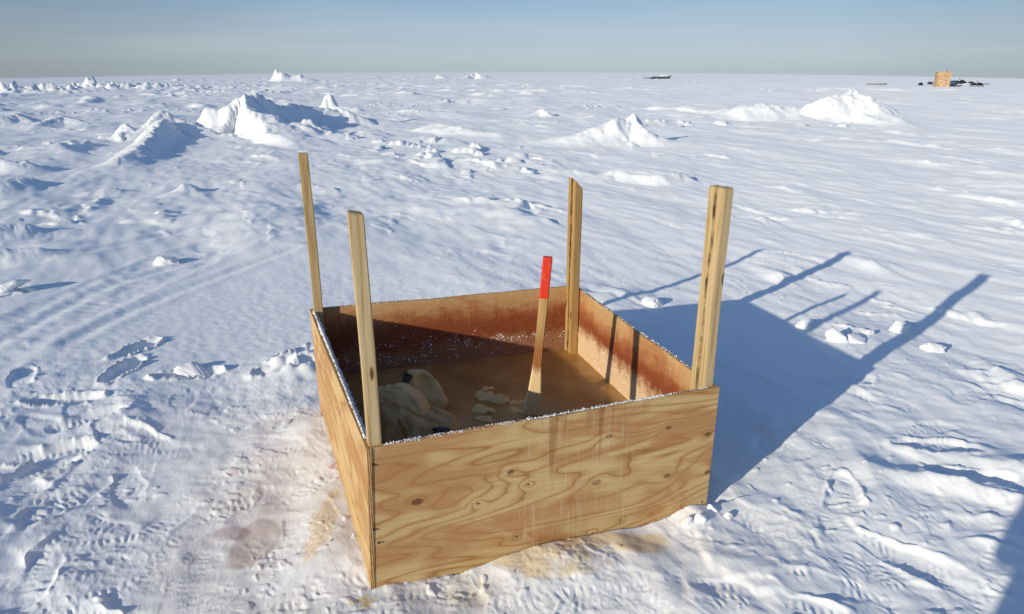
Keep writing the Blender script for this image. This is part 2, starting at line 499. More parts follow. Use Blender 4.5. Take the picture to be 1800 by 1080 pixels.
def ground_height(x, y, dr):
    """x, y arrays (metres), dr local mesh spacing: returns height and stain colour"""
    r = np.hypot(x, y)
    h = base_z(x, y)
    lod = lambda wl: ss(1.0, 3.0, wl / dr)
    s = x * SD.x + y * SD.y
    t = -x * SD.y + y * SD.x
    # wandering of the lanes
    ws = s + 0.5 * pn(s / 2.7, t / 2.7, 1)
    wt = t + 0.22 * pn(s / 1.9, t / 1.9, 2)
    left = ss(1.5, -3.0, x - 0.02 * y)                     # rougher on the left beyond the track
    mid = ss(5.5, 9.0, r)
    # smooth blown apron left of and behind the box
    smooth = np.exp(-(((x + 1.9) / 1.9) ** 2 + ((y - 4.3) / 1.7) ** 2))
    rough = 1 - 0.85 * smooth
    h += 0.035 * pn(s / 3.2, t / 1.6, 3) * rough
    meso = rough * ss(1.0, 4.0, r) * (.6 + .4 * ss(5.5, 9, r))
    h += meso * (.030 * pn(ws / 1.7, wt / .9, 5) + .017 * pn(ws / .8, wt / .42, 6) * lod(.42) + .007 * pn(ws / .33, wt / .17, 7) * lod(.17))
    h += meso * ss(8, 16, r) * .05 * pn(ws / 3.4, wt / 1.9, 8)
    h += (0.02 + 0.16 * ss(15, 60, r)) * pn(s / 11, t / 5.5, 4)
    far = ss(30, 110, r)
    # sastrugi: broken one-sided ridges along the wind, each of finite length
    sast = np.zeros_like(h)
    near = r < 60

    def ridgelets(ls, lt, amp, seed, steep, msk, ax=None, wgt=None):
        idx = np.nonzero(msk)
        S, T = s[idx], t[idx]
        if ax: S, T = x[idx] * ax[0] + y[idx] * ax[1], -x[idx] * ax[1] + y[idx] * ax[0]
        X, Y = x[idx], y[idx]
        ph = T / lt + .9 * pn(S / (ls * .9), T / (lt * 2.5), seed) + .35 * pn(S / (ls * .3), T / (lt * .9), seed + 1)
        k = np.floor(ph)
        u = ph - k
        ln = ss(.05, .55, pn(S / ls + k * 3.71, k * 7.31, seed + 2)) * ss(-.1, .5, pn(S / (ls * 2.2), T / (lt * 6), seed + 3))
        u = np.clip(u + .12 * pn(X / (lt * .22), Y / (lt * .22), seed + 4), 0, 1)
        p = np.where(u < steep, u / steep, (1 - u) / (1 - steep))
        p = p * p * (3 - 2 * p)
        sast[idx] += amp * (1 if wgt is None else wgt[idx]) * ln * p * (.75 + .6 * pn(X / (lt * .5), Y / (lt * .5), seed + 5)) * lod(lt * .5)[idx]
    ridgelets(1.5, .42, .050, 10, .22, near)
    ridgelets(.8, .20, .026, 20, .28, r < 30)
    ridgelets(.42, .10, .012, 30, .35, r < 12)
    ridgelets(2.6, .80, .075, 36, .75, near & (r > 4))
    ridgelets(6.0, 2.2, .17, 46, .30, (r > 12) & (r < 260))
    ridgelets(14., 5.0, .30, 56, .30, (r > 35) & (r < 900))
    # scoured little steps in the right foreground, lying across the light
    wr = ss(.5, 1.3, x - .15 * y) * ss(7.5, 5.5, r)
    nr_ = (r < 7.6) & (x > .4) & (y > 0)
    ridgelets(.60, .20, .058, 200, .30, nr_, (.82, -.57), wr)
    ridgelets(.34, .11, .032, 210, .68, nr_, (.85, -.52), wr)
    ridgelets(.20, .06, .015, 220, .35, nr_, (.78, -.62), wr)
    h += sast * rough * (.55 + .45 * mid)
    # scattered crumbs
    h += .007 * ss(.52, .75, pn(x / .055, y / .045, 230)) * ss(-.1, .5, pn(x / .6, y / .5, 231)) * lod(.05) * rough
    h += .006 * pn(s / .30, t / .13, 66) * lod(.13) * rough + .0025 * pn(x / .06, y / .045, 67) * lod(.05)
    # heavier broken drifts, thicker to the left
    n = pn(ws / 3.6, wt / 1.5, 31) + .25 * pn(x / .7, y / .5, 68)
    pt = ss(.10, .60, pn(s / 9, t / 6, 32) + .28 * left)
    h += .15 * ss(.10, .85, n) * pt * mid * (0.4 + .9 * left)
    # tumbled blocks, mostly to the left
    n = pn(x / .5, y / .42, 35) + .3 * pn(x / .16, y / .14, 69)
    h += .075 * ss(.42, .66, n) * ss(.28, .6, pn(x / 5, y / 5, 37) + .25 * left - .08) * mid * lod(.4)
    for k, (wl, a) in enumerate(((3.0, .20), (7.0, .26), (16.0, .42))):
        n = pn(x / wl, y / (wl * .7), 40 + k) + .45 * np.abs(pn(x / (wl * .34), y / (wl * .28), 140 + k)) + .2 * pn(x / (wl * .13), y / (wl * .11), 150 + k) - .12
        h += a * ss(.36, .80, n) * (.45 + 1.3 * np.abs(pn(x / (wl * .22), y / (wl * .2), 180 + k))) * ss(.18, .6, pn(x / (wl * 8), y / (wl * 5), 50 + k)) * ss(22 * (k + 1), 60 * (k + 1), r) * lod(wl)
    # rubble field on the left skyline
    fx, fy = G(20, 151)
    w = np.exp(-(((x - fx) / 22) ** 2 + ((y - fy) / 12) ** 2))
    h += w * 1.3 * ss(.05, .7, pn(x / 3.1, y / 2.4, 60) + .35 * pn(x / .9, y / .8, 61)) * (.5 + 1.1 * np.abs(pn(x / 1.2, y / 1.0, 62)))
    # explicit drifts
    drift = np.zeros_like(h)
    for rd in RIDGES:
        P = [G(u, v) + (hh, a, b) for u, v, hh, a, b in rd]
        xs = [p[0] for p in P]; ys = [p[1] for p in P]
        mw = max(max(p[3], p[4]) for p in P) * 1.25 + .1
        idx = np.nonzero((x > min(xs) - mw) & (x < max(xs) + mw) & (y > min(ys) - mw) & (y < max(ys) + mw))
        if not len(idx[0]): continue
        X, Y = x[idx], y[idx]
        sc = max(p[2] for p in P)
        X2 = X + .16 * sc * pn(X / (.9 * sc + .1), Y / (.9 * sc + .1), 70) + .045 * sc * pn(X / (.25 * sc + .05), Y / (.25 * sc + .05), 71)
        Y2 = Y + .16 * sc * pn(X / (.9 * sc + .1), Y / (.9 * sc + .1), 72) + .045 * sc * pn(X / (.25 * sc + .05), Y / (.25 * sc + .05), 73)
        best = np.zeros_like(X)
        for p, q in zip(P[:-1], P[1:]):
            d, tt, sd = seg_dist(X2, Y2, p[0], p[1], q[0], q[1])
            hh = p[2] + (q[2] - p[2]) * tt
            wl = p[3] + (q[3] - p[3]) * tt
            wr = p[4] + (q[4] - p[4]) * tt
            wd = np.where(sd > 0, wl, wr)
            e = np.clip(1 - d / wd, 0, 1)
            prof = np.where(sd > 0, .45 * e ** 2 + .55 * e * e * (3 - 2 * e), .5 * e + .5 * e * e * (3 - 2 * e))
            best = np.maximum(best, hh * prof)
        q = .5 * sc + .12
        best = best * (1 + .13 * pn(X / q, Y / q, 76) + .045 * pn(X / (.4 * q), Y / (.4 * q), 77) - .09 * np.maximum(0, .22 - np.abs(pn(X / (.7 * q), Y / (.5 * q), 78))) / .22)
        drift[idx] = np.maximum(drift[idx], best)
    h += drift * (1 + .025 * pn(x / .16, y / .13, 75) * ss(.1, .4, drift))
    # ---------------- snow machine track
    for tr in TRACKS:
        P = [G(u, v) for u, v in tr]
        sl = 0.0
        dd = np.full_like(x, 99.0); al = np.zeros_like(x); ac = np.zeros_like(x)
        for p, q in zip(P[:-1], P[1:]):
            L = math.hypot(q[0] - p[0], q[1] - p[1])
            idx = np.nonzero((r < 14) & (x < 2))
            d, tt, sd = seg_dist(x[idx], y[idx], p[0], p[1], q[0], q[1])
            better = d < dd[idx]
            ii = tuple(k[better] for k in idx)
            dd[ii] = d[better]; al[ii] = sl + tt[better] * L; ac[ii] = (d * sd)[better]
            sl += L
        m = ss(.34, .22, dd)
        lug = np.sin(al * 2 * np.pi / .075 + 1.5 * pn(x / .3, y / .3, 80))
        broken = ss(-.2, .35, pn(al / .6, ac / .25, 81))
        h += .6 * m * (-.008 + 0.0012 * lug * broken * lod(.07) + .007 * pn(x / .10, y / .09, 82) * lod(.09) + .006 * pn(x / .22, y / .2, 84))
        h += .005 * np.exp(-((dd - .33) / .05) ** 2) * (1 + .9 * pn(x / .4, y / .4, 85))
    for ln in LINES:
        P = [G(u, v) for u, v in ln]
        idx = np.nonzero((r < 14) & (x < 1))
        dm = np.full(idx[0].shape, 99.0)
        for p, q in zip(P[:-1], P[1:]):
            d, tt, sd = seg_dist(x[idx], y[idx], p[0], p[1], q[0], q[1])
            dm = np.minimum(dm, d)
        h[idx] += (-.006 * np.exp(-(dm / .045) ** 2) + .005 * np.exp(-((dm - .10) / .05) ** 2)) * (1 + .6 * pn(x[idx] / .3, y[idx] / .3, 83))
    # ---------------- trodden snow round the box
    tl = ss(.15, -.25, (x + .55) - .05 * (y - 2)) * ss(3.9, 3.1, y + .22 * (x + 2.5) + .25 * pn(x / .7, y / .7, 90))
    tf = ss(2.1, 1.75, y - .25 * x)
    trod = np.clip(np.maximum(tl, tf) * ss(-4.6, -3.2, x), 0, 1) * ss(6, 4, r)
    tr2 = ss(.9, 1.5, x) * ss(3.6, 2.6, y - .25 * (x - 1)) * ss(6, 4, r)
    chop = np.clip(trod + .55 * tr2, 0, 1)
    nearbox = np.exp(-(((x + .75) / .7) ** 2 + ((y - 1.9) / .7) ** 2))
    h += chop * (1 - .7 * nearbox) * (.020 * pn(x / .46, y / .40, 91) + .008 * pn(x / .19, y / .17, 92))
    pw = ss(-.1, .4, pn(x / .5, y / .5, 95))
    # broken crust: little curled gouges in patches
    gx, gy = x + .03 * pn(x / .09, y / .09, 103), y + .03 * pn(x / .09, y / .09, 104)
    gp = ss(.0, .5, pn(x / .32, y / .28, 105))
    gg = (1 - np.abs(pn(gx / .062, gy / .048, 106))) ** 5
    h += np.clip(trod + .35 * tr2, 0, 1) * gp * (.0052 * gg * ss(-.1, .5, pn(x / .04, y / .035, 107)) + .0045 * ss(.25, .6, pn(x / .055, y / .04, 108))) * lod(.05)
    h += chop * pw * (.0032 * pn(x / .075, y / .075, 93) + .0022 * (1 - np.abs(pn(x / .034, y / .034, 94))) ** 2)
    # boot prints: the deepest print wins, so they do not pile up
    press = np.zeros_like(h); rims = np.zeros_like(h)
    for (px, py, a, L, dp) in PRINTS:
        idx = np.nonzero((np.abs(x - px) < .24) & (np.abs(y - py) < .24))
        if not len(idx[0]): continue
        X, Y = x[idx] - px, y[idx] - py
        X = X + .012 * pn(x[idx] / .06, y[idx] / .06, 99); Y = Y + .012 * pn(x[idx] / .06, y[idx] / .06, 100)
        ca, sa = math.cos(a), math.sin(a)
        A, B = X * ca + Y * sa, -X * sa + Y * ca
        hw = .047 + .010 * np.sin(A / L * 2.6 + .5)                       # narrow heel, broad ball
        e = np.abs(A / (L / 2)) ** 2.6 + np.abs(B / hw) ** 2.6
        ins = ss(1.7, .45, e) if dp > .02 else ss(1.75, .55, e)
        lug = np.sin(A * 2 * np.pi / .026) * (.6 + .4 * np.sign(np.sin(B * 2 * np.pi / .05)))
        press[idx] = np.maximum(press[idx], ins * (dp + min(.0026, dp * .35) * lug * ss(-.3, .3, pn(x[idx] / .11, y[idx] / .11, 102))))
        jit = pn(x[idx] / .045, y[idx] / .045, 96)
        rims[idx] = np.maximum(rims[idx], np.exp(-((e - 1.8) / .55) ** 2) * min(dp * .45, .013) * np.maximum(0, 1 + 1.1 * jit) * (dp > .009))
    h += rims * ss(.004, 0, press) - press
    # ---------------- banked snow against the panels
    d, tt, sd = seg_dist(x, y, FL.x, FL.y, FR.x, FR.y)
    front = (sd < 0)
    bank = .055 * np.exp(-((tt - .52) / .22) ** 2) * np.exp(-(d / .22) ** 2)
    h += np.where(front, bank, 0)
    h += np.where(front, .030 * np.exp(-((tt - .93) / .08) ** 2) * np.exp(-(d / .14) ** 2), 0)
    h += .032 * np.exp(-((x - FL.x + .05) ** 2 + (y - FL.y + .02) ** 2) / .10)
    d, tt, sd = seg_dist(x, y, FL.x, FL.y, BL.x, BL.y)
    h += np.where(sd > 0, (.05 + .03 * pn(tt * 4, d * 3, 97)) * np.exp(-(d / .25) ** 2) * ss(.0, .2, tt) * ss(1.0, .85, tt), 0)
    fx, fy = G(520, 640)
    h += .06 * np.exp(-(((x - fx) / .16) ** 2 + ((y - fy) / .16) ** 2)) * (1 + .8 * pn(x / .09, y / .09, 98))
    # flatten the floor under the box so nothing pokes through the water
    inside = np.exp(-(((x + .08) / .55) ** 4 + ((y - 2.47) / .6) ** 4))
    h = h * (1 - .8 * inside) - .02 * inside
    # ---------------- stains, with some warm bounced light put into the colour
    col = np.ones(x.shape + (3,))

    def stain(u, v, su, sv, c, k, seed, wl=.12, rot=0.0, edge=(1.25, .25)):
        cx, cy = G(u, v)
        sx_, sy_ = abs(G(u + su, v)[0] - cx), abs(G(u, v - sv)[1] - cy)
        X, Y = x - cx, y - cy
        cr, sr = math.cos(rot), math.sin(rot)
        X, Y = X * cr + Y * sr, -X * sr + Y * cr
        e = (X / sx_) ** 2 + (Y / sy_) ** 2 + .9 * pn(x / wl, y / wl, seed) + .5 * pn(x / (wl * .35), y / (wl * .35), seed + 1)
        m = (ss(edge[0], edge[1], e) * k)[..., None]
        return col * (1 - m) + col * np.array(c) * m
    col = stain(432, 962, 46, 50, (.72, .64, .62), .95, 101, .5, 0, (1.05, .7))
    col = stain(405, 930, 42, 12, (.74, .66, .66), .8, 103, .4, 0, (1.05, .6))
    col = stain(500, 850, 150, 180, (.95, .90, .85), .6, 105, .3)  # pinkish cast: faint staining plus bounced light tinted into the snow
    col = stain(1060, 956, 125, 22, (.86, .64, .34), .75, 107, .12)
    col = stain(985, 962, 30, 12, (.80, .62, .42), .7, 123, .05)
    col = stain(960, 990, 100, 30, (.90, .72, .44), .8, 109, .14)
    col = stain(635, 1062, 22, 16, (.82, .62, .26), .85, 111, .06)
    col = stain(570, 925, 24, 55, (.93, .78, .56), .8, 113, .09)
    col = stain(830, 1040, 45, 30, (.90, .82, .68), .6, 115, .08)
    col = stain(700, 1075, 300, 60, (.95, .91, .85), .7, 117, .3)  # warm foreground cast, part stain, part painted bounce
    col = stain(585, 828, 6, 6, (.75, .45, .40), .8, 119, .03)
    for u_, v_, q_ in ((833, 1043, 5), (700, 1066, 3), (953, 962, 4), (905, 1012, 3), (1010, 985, 3), (640, 930, 4), (585, 960, 3), (742, 1052, 2.5), (1092, 968, 3)):
        col = stain(u_, v_, q_, q_, (.34, .26, .20), .8, int(u_), .03)
    col = stain(410, 828, 9, 5, (.80, .62, .62), .7, 121, .04)
    return h, col


def build_ground():
    az = np.concatenate([np.linspace(-180, -58, 62)[:-1], np.linspace(-58, -41, 80)[:-1],
                         np.linspace(-41, 47, 1080)[:-1], np.linspace(47, 62, 70)[:-1], np.linspace(62, 180, 60)])
    az = np.radians(az)
    rr = [0.25]
    while rr[-1] < 5200:
        q = rr[-1]
        step = min(max(q * q * .00125, .006 if q < 1.2 else .0), .0042 * q if q < 90 else (.012 * q if q < 900 else .05 * q))
        rr.append(q + max(step, .0035))
    rr = np.array(rr)
    A, Rr = np.meshgrid(az, rr)
    x, y = Rr * np.sin(A), Rr * np.cos(A)
    da = np.gradient(az)
    dr = np.maximum(np.gradient(rr)[:, None] * np.ones_like(A), Rr * np.abs(da)[None, :])
    h, col = ground_height(x, y, dr)
    nr, na = A.shape
    co = np.stack([x, y, h], -1).reshape(-1, 3)
    i = np.arange(nr - 1)[:, None] * na + np.arange(na - 1)[None, :]
    quads = np.stack([i, i + 1, i + 1 + na, i + na], -1)[..., ::-1].reshape(-1, 4)
    # small fan closing the middle
    me = bpy.data.meshes.new('snow_ground')
    nv = len(co) + 1
    co = np.vstack([co, [[0, 0, float(h[0].mean())]]])
    tri = np.stack([np.full(na - 1, nv - 1), np.arange(na - 1) + 1, np.arange(na - 1)], -1)
    nl = quads.size + tri.size
    me.vertices.add(nv); me.loops.add(nl); me.polygons.add(len(quads) + len(tri))
    me.vertices.foreach_set('co', co.astype(np.float32).ravel())
    me.loops.foreach_set('vertex_index', np.concatenate([quads.ravel(), tri.ravel()]).astype(np.int32))
    st = np.concatenate([np.arange(len(quads)) * 4, quads.size + np.arange(len(tri)) * 3]).astype(np.int32)
    me.polygons.foreach_set('loop_start', st)
    me.polygons.foreach_set('use_smooth', np.ones(len(st), bool))
    me.update(calc_edges=True)
    ca = me.color_attributes.new('stain', 'FLOAT_COLOR', 'POINT')
    cc = np.ones((nv, 4), np.float32)
    cc[:-1, :3] = col.reshape(-1, 3)
    ca.data.foreach_set('color', cc.ravel())
    me.validate()
    print('ground', nr, na, nr * na)
    o = link('snow_ground', me, MAT_SNOW)
    tag(o, kind='structure')
    return o


build_ground()


def gz(x, y):
    return float(ground_height(np.array([[x]]), np.array([[y]]), np.array([[.005]]))[0][0, 0])


def gplace(u, v):
    """point on the snow seen towards (u, v)"""
    z = 0.0
    for _ in range(12):
        x, y = G(u, v, z)
        z = .5 * z + .5 * float(base_z(np.array(x), np.array(y)))
    return x, y


# ------------------------------------------------------------------ plywood box
cbox = (FL + FR + BL + BR) / 4
crate = empty('plywood_box', (cbox.x, cbox.y, 0.0))
tag(crate, 'open square plywood box with four corner posts standing on the snow, holding brown water', 'box')


def crumbs(bm, pts, rmin, rmax, rnd):
    for p in pts:
        r = rnd.uniform(rmin, rmax)
        g = bmesh.ops.create_icosphere(bm, subdivisions=1, radius=1.0)
        M = Matrix.Translation(p) @ Matrix.Rotation(rnd.uniform(0, 6.28), 4, Vector((rnd.random(), rnd.random(), rnd.random() + .1)))
        sx, sy, sz = (r * rnd.uniform(.6, 1.3) for _ in range(3))
        for vv in g['verts']:
            k = rnd.uniform(.75, 1.2)
            vv.co = M @ Vector((vv.co.x * sx * k, vv.co.y * sy * k, vv.co.z * sz * k))


def panel(a, b, ab, bb, inward, mats, seed, rim_wave=0.004, trim=(0.0, 0.0)):
    """board from a to b (rim corners) with feet ab, bb; local x along, y inward, z up; returns object + frame"""
    d = (b - a)
    L = d.length
    ang = math.atan2(d.y, d.x)
    ex = d.normalized()
    ny = Vector((-ex.y, ex.x))
    sgn = 1 if ny.dot(inward) > 0 else -1
    bm = bmesh.new()
    nx, nz = 48, 14
    sh0, sh1 = (ab - a).dot(ex), (bb - b).dot(ex)
    s0, s1 = (ab - a).dot(ny), (bb - b).dot(ny)
    rows = {}
    rs = random.Random(seed)
    ph = rs.uniform(0, 6)
    for side in (0, 1):
        for j in range(nz + 1):
            for i in range(nx + 1):
                f, g = i / nx, j / nz
                X = trim[0] + (L - trim[0] - trim[1]) * f + ((sh0 * (1 - f) + sh1 * f) * (1 - g))
                Y = (s0 * (1 - f) + s1 * f) * (1 - g) + side * TH * sgn
                Y += .004 * math.sin(f * 3.1 + ph) * (g if True else 0)
                Z = HP * g
                if j == nz: Z += rim_wave * (.6 * math.sin(f * 7 + ph) + .4 * math.sin(f * 19 + 2 * ph)) * math.sin(math.pi * f)
                rows[side, i, j] = bm.verts.new((X, Y, Z))

    def quad(q, mi):
        f = bm.faces.new(q); f.material_index = mi
    for j in range(nz):
        for i in range(nx):
            quad([rows[0, i, j], rows[0, i + 1, j], rows[0, i + 1, j + 1], rows[0, i, j + 1]], 0)
            quad([rows[1, i, j], rows[1, i, j + 1], rows[1, i + 1, j + 1], rows[1, i + 1, j]], 1)
    for i in range(nx):
        quad([rows[0, i, nz], rows[0, i + 1, nz], rows[1, i + 1, nz], rows[1, i, nz]], 2)
        quad([rows[0, i, 0], rows[1, i, 0], rows[1, i + 1, 0], rows[0, i + 1, 0]], 2)
    for j in range(nz):
        quad([rows[0, 0, j], rows[0, 0, j + 1], rows[1, 0, j + 1], rows[1, 0, j]], 2)
        quad([rows[0, nx, j], rows[1, nx, j], rows[1, nx, j + 1], rows[0, nx, j + 1]], 2)
    bmesh.ops.recalc_face_normals(bm, faces=bm.faces)
    o = from_bm('panel', bm, mats, crate)
    o.location = (a.x - cbox.x, a.y - cbox.y, RIM - HP)
    o.rotation_euler = (0, 0, ang)
    return o, ex, ny * sgn, L, sgn


def on_panel(u, v, a, ex):
    """local (x, z) of a pixel on the outer face of the board through a along ex"""
    d = ray(u, v)
    nrm = Vector((-ex.y, ex.x, 0))
    k = nrm.dot(Vector((a.x, a.y, 0))) / nrm.dot(d)
    p = d * k
    return ((Vector((p.x, p.y)) - a).dot(ex), p.z + CAM_H - (RIM - HP))


exF = (FR - FL).normalized()
KN = []
for (u, v, rpx, s) in ((734, 884, 9, 1), (899, 831, 6, .9), (1049, 849, 8, .7), (1173, 837, 7, .8), (1071, 768, 6, .8), (1175, 752, 5, 1), (1244, 763, 7, .9),
                       (1244, 830, 7, .9), (929, 853, 3.2, 1), (841, 887, 3.2, 1), (909, 945, 4, 1), (1043, 938, 3, .8)):
    kx, kz = on_panel(u, v, FL, exF)
    KN.append((kx, kz, rpx * 1.75 / 1200, s))
m_front = plywood_outer('plywood_front', KN, 1.0, (on_panel(880, 850, FL, exF)[0], on_panel(1150, 800, FL, exF)[0], HP), 19.0)
m_left = plywood_outer('plywood_left', [(0.52, .42, .010, .8), (.85, .30, .008, .8), (.25, .22, .006, .9)], 5.0, None, 11.0)
m_far = plywood_outer('plywood_far', [(.3, .3, .012, .9), (.8, .4, .010, .8)], 9.0)
m_edge = plywood_edge()
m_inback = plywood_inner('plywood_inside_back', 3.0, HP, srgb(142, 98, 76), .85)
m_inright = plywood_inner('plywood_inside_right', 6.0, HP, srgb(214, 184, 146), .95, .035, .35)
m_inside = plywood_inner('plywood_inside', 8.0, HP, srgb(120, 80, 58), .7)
m_screw = plain('screw_steel', (.05, .045, .04), .5, .2, 200, .6)

centre = cbox
p_front, ex1, in1, L1, g1 = panel(FL, FR, FLb, FRb, (centre - FL), [m_front, m_inside, m_edge], 1, .005, (TH + .0012, 0))
p_left, ex2, in2, L2, g2 = panel(FL, BL, FLb, BLb, (centre - FL), [m_left, m_inside, m_edge], 2, .003, (-.002, 0))
p_back, ex3, in3, L3, g3 = panel(BL, BR, BLb, BRb, (centre - BL), [m_far, m_inback, m_edge], 3, .004, (TH + .001, TH + .001))
p_right, ex4, in4, L4, g4 = panel(FR, BR, FRb, BRb, (centre - FR), [m_far, m_inright, m_edge], 4, .004, (TH + .001, 0))

# screw heads along the front and left boards
for (u, v) in ((657, 818), (666, 955), (658, 932), (1242, 692), (1256, 692), (1234, 882), (1243, 796), (1240, 815)):
    kx, kz = on_panel(u, v, FL, exF)
    bm = bmesh.new()
    bmesh.ops.create_cone(bm, cap_ends=True, segments=10, radius1=.0042, radius2=.0036, depth=.003,
                          matrix=Matrix.Translation((kx, .0004, kz)) @ Matrix.Rotation(math.pi / 2, 4, 'X'))
    from_bm('screw', bm, m_screw, p_front)

# frost along the rims
rf = random.Random(3)


def frost_on(po, pts, r0, r1, crust=None):
    bm = bmesh.new()
    if crust:
        L, yy, ra, f0, f1 = crust
        nseg = 220
        P, Q = [], []
        for i in range(nseg + 1):
            f = f0 + (f1 - f0) * i / nseg
            k = .25 + .9 * float(pn(np.array(f * 30.0), np.array(3.0), 160)) + .35 * float(pn(np.array(f * 90.0), np.array(9.0), 161))
            P.append(Vector((f * L, yy, HP - .0006)))
            Q.append(max(.0008, ra * max(.1, k)))
        tube(bm, P, Q, 8, .55)
        pts = pts + []
    crumbs(bm, pts, r0, r1, rf)
    o = from_bm('frost', bm, MAT_FROST, po)
    tag(o, kind='stuff')
    return o


pts = []
for i in range(900):
    f = .05 + .8 * rf.random() ** 1.5
    th = 1.0 if f < .45 else .5
    if float(pn(np.array(f * 26.0), np.array(1.5), 170)) < -.02 and rf.random() < .75: continue
    pts.append(Vector((f * L1, g1 * rf.gauss(TH * .72, .0035), HP + rf.uniform(-.002, .005 * th))))
for i in range(120):
    pts.append(Vector((rf.uniform(.6, .97) * L1, g1 * rf.gauss(TH * .8, .003), HP + rf.uniform(-.003, .001))))
frost_on(p_front, pts, .0008, .0023, (L1, g1 * TH * .62, .0050, .03, .97))
pts = []
for i in range(2400):
    f = rf.uniform(.05, .97)
    q = abs(rf.gauss(0, .012))
    pts.append(Vector((f * L2, g2 * (TH * .75 + q * .7), HP + .001 - q * 1.1 + rf.uniform(-.001, .004))))
frost_on(p_left, pts, .0014, .0038, (L2, g2 * TH * .85, .0085, .05, .97))
pts = []
for i in range(1100):
    f = rf.uniform(.1, .97)
    dz = abs(rf.gauss(.25, .04)) if rf.random() < .75 else rf.uniform(.20, .33)
    if f > .55 and rf.random() < .7: dz = rf.gauss(.225, .016)
    if float(pn(np.array(f * 14.0), np.array(dz * 22.0), 162)) < -.05 + .25 * rf.random(): continue
    pts.append(Vector((f * L3, g3 * (TH + .001), HP - min(dz, .325))))
frost_on(p_back, pts, .0007, .0034)
pts = []
for i in range(150):
    f = rf.uniform(.1, .93)
    pts.append(Vector((f * L4, g4 * (TH + .001), HP - min(max(.16, rf.gauss(.255, .03)), .325))))
for i in range(220):
    pts.append(Vector((rf.uniform(.05, .95) * L4, g4 * rf.uniform(0, TH), HP + rf.uniform(-.001, .003))))
frost_on(p_right, pts, .0009, .0027)
pts = [Vector((rf.uniform(.03, .97) * L3, g3 * rf.uniform(0, TH), HP + rf.uniform(-.001, .002))) for _ in range(160)]
frost_on(p_back, pts, .001, .0025)


# corner posts: local z up from the foot, x along the front board, y along the side board
def post(corner, sx, sy, wx, wy, ztop, mat, lean, cut, pieces, label, jog=0.0):
    """corner: inner corner xy; sx, sy = +-1 into the box along front / side direction"""
    bm = bmesh.new()
    ux, uy = exF, ex2
    zb = RIM - HP + .0
    Ht = ztop - zb
    parts = [(0, wy)] if pieces == 1 else [(0, wy / 2 - .002), (wy / 2 + .002, wy)]
    for k, (y0, y1) in enumerate(parts):
        vs = []
        ring = []
        nz = 16
        rs = random.Random(int(ztop * 1000) + k)
        top = Ht - (jog if k == 1 else 0)
        x0, x1 = (0.0, wx) if k == 0 else (.0012, wx - .0015)
        for j in range(nz + 1):
            g = j / nz
            w = .0012 * math.sin(g * 9 + k * 2 + ztop * 7)
            c = []
            for ii, (X, Y) in enumerate(((x0, y0), (x1, y0), (x1, y1), (x0, y1))):
                Z = top * g
                if j == nz: Z += cut[ii % 4]
                c.append(bm.verts.new((sx * (X + w), sy * (Y + w * .5), Z)))
            ring.append(c)
        for j in range(nz):
            for ii in range(4):
                bm.faces.new((ring[j][ii], ring[j][(ii + 1) % 4], ring[j + 1][(ii + 1) % 4], ring[j + 1][ii]))
        bm.faces.new(ring[0][::-1]); bm.faces.new(ring[-1])
    # local axes are slanted a little off square: shear into the box frame
    for vv in bm.verts:
        vv.co.x += lean[0] * vv.co.z
        vv.co.y += lean[1] * vv.co.z
    bmesh.ops.recalc_face_normals(bm, faces=bm.faces)
    ed = [e for e in bm.edges if len(e.link_faces) == 2 and e.calc_face_angle(0) > .6]
    bmesh.ops.bevel(bm, geom=ed, offset=.0028, segments=2, affect='EDGES', clamp_overlap=True)
    o = from_bm('post', bm, mat, crate)
    o.location = (corner.x - cbox.x, corner.y - cbox.y, zb)
    o.rotation_euler = (0, 0, math.atan2(exF.y, exF.x))
    o['label'] = label
    return o


off = TH + .0015
m_p1 = pine('pine_pale', 1.0, (228, 200, 146))
m_p2 = pine('pine_plain', 2.0, (222, 190, 132))
m_p3 = pine('pine_barky', 3.0, (222, 192, 138), (1, .040, .012))
m_p4 = pine('pine_weathered', 4.0, (206, 164, 100), (1, -.038, .010))
ZB = CAM_H
post(FL + exF * off + ex2 * off, 1, 1, .038, .038, ZB - .335, m_p1, (-.006, .0), (0, -.006, -.004, .004), 1, 'pale square single post')
post(FR - exF * off + ex4 * off, -1, 1, .036, .080, ZB - .335, m_p3, (.0, .0), (0, 0, 0, 0), 2, 'double post with a dark barky seam', .002)
post(BL + exF * off - ex2 * off, 1, -1, .038, .038, ZB - .315, m_p2, (-.0, .0), (0, 0, 0, 0), 1, 'single square post, the tallest in view')
post(BR - exF * off - ex4 * off, -1, -1, .040, .076, ZB - .465, m_p4, (0, 0), (-.035, .004, .004, -.035), 2, 'brown double post with a chipped slanting top', .01)

# ------------------------------------------------------------------ water in the box
m_w, nt, b = new_mat('brown_water')
n = N(nt)
v = n.obj()
ns = n.noise(n.mapped(v, (3, 3, 3)), 1.0, 5.0, 0.6, .6)
c = n.mix(n.ramp(ns, [(.3, 0.0), (.7, 1.0)]), srgb(156, 112, 62), srgb(204, 158, 98))
sc = n.noise(v, 26.0, 4.0, .7)
c = n.mix(n.ramp(sc, [(.60, 0), (.75, .35)]), c, srgb(206, 172, 128))
rp = n.noise(n.mapped(v, (5, 7, 5)), 1.0, 2.0)
n.put(b, Base_Color=c, Roughness=0.22, Normal=n.bump(rp, .06, .02))
b.inputs['IOR'].default_value = 1.33
tr = n('ShaderNodeBsdfTransparent', {0: (.85, .66, .42, 1)})
mx = n('ShaderNodeMixShader', {0: .16, 1: b.outputs[0], 2: tr.outputs[0]})
nt.links.new(mx.outputs[0], nt.nodes['Material Output'].inputs[0])
bm = bmesh.new()
ins = TH * .6
cs = [FL + (exF + ex2) * ins, FR + (-exF + ex4) * ins, BR + (-exF - ex4) * ins, BL + (exF - ex2) * ins]
gr = 24
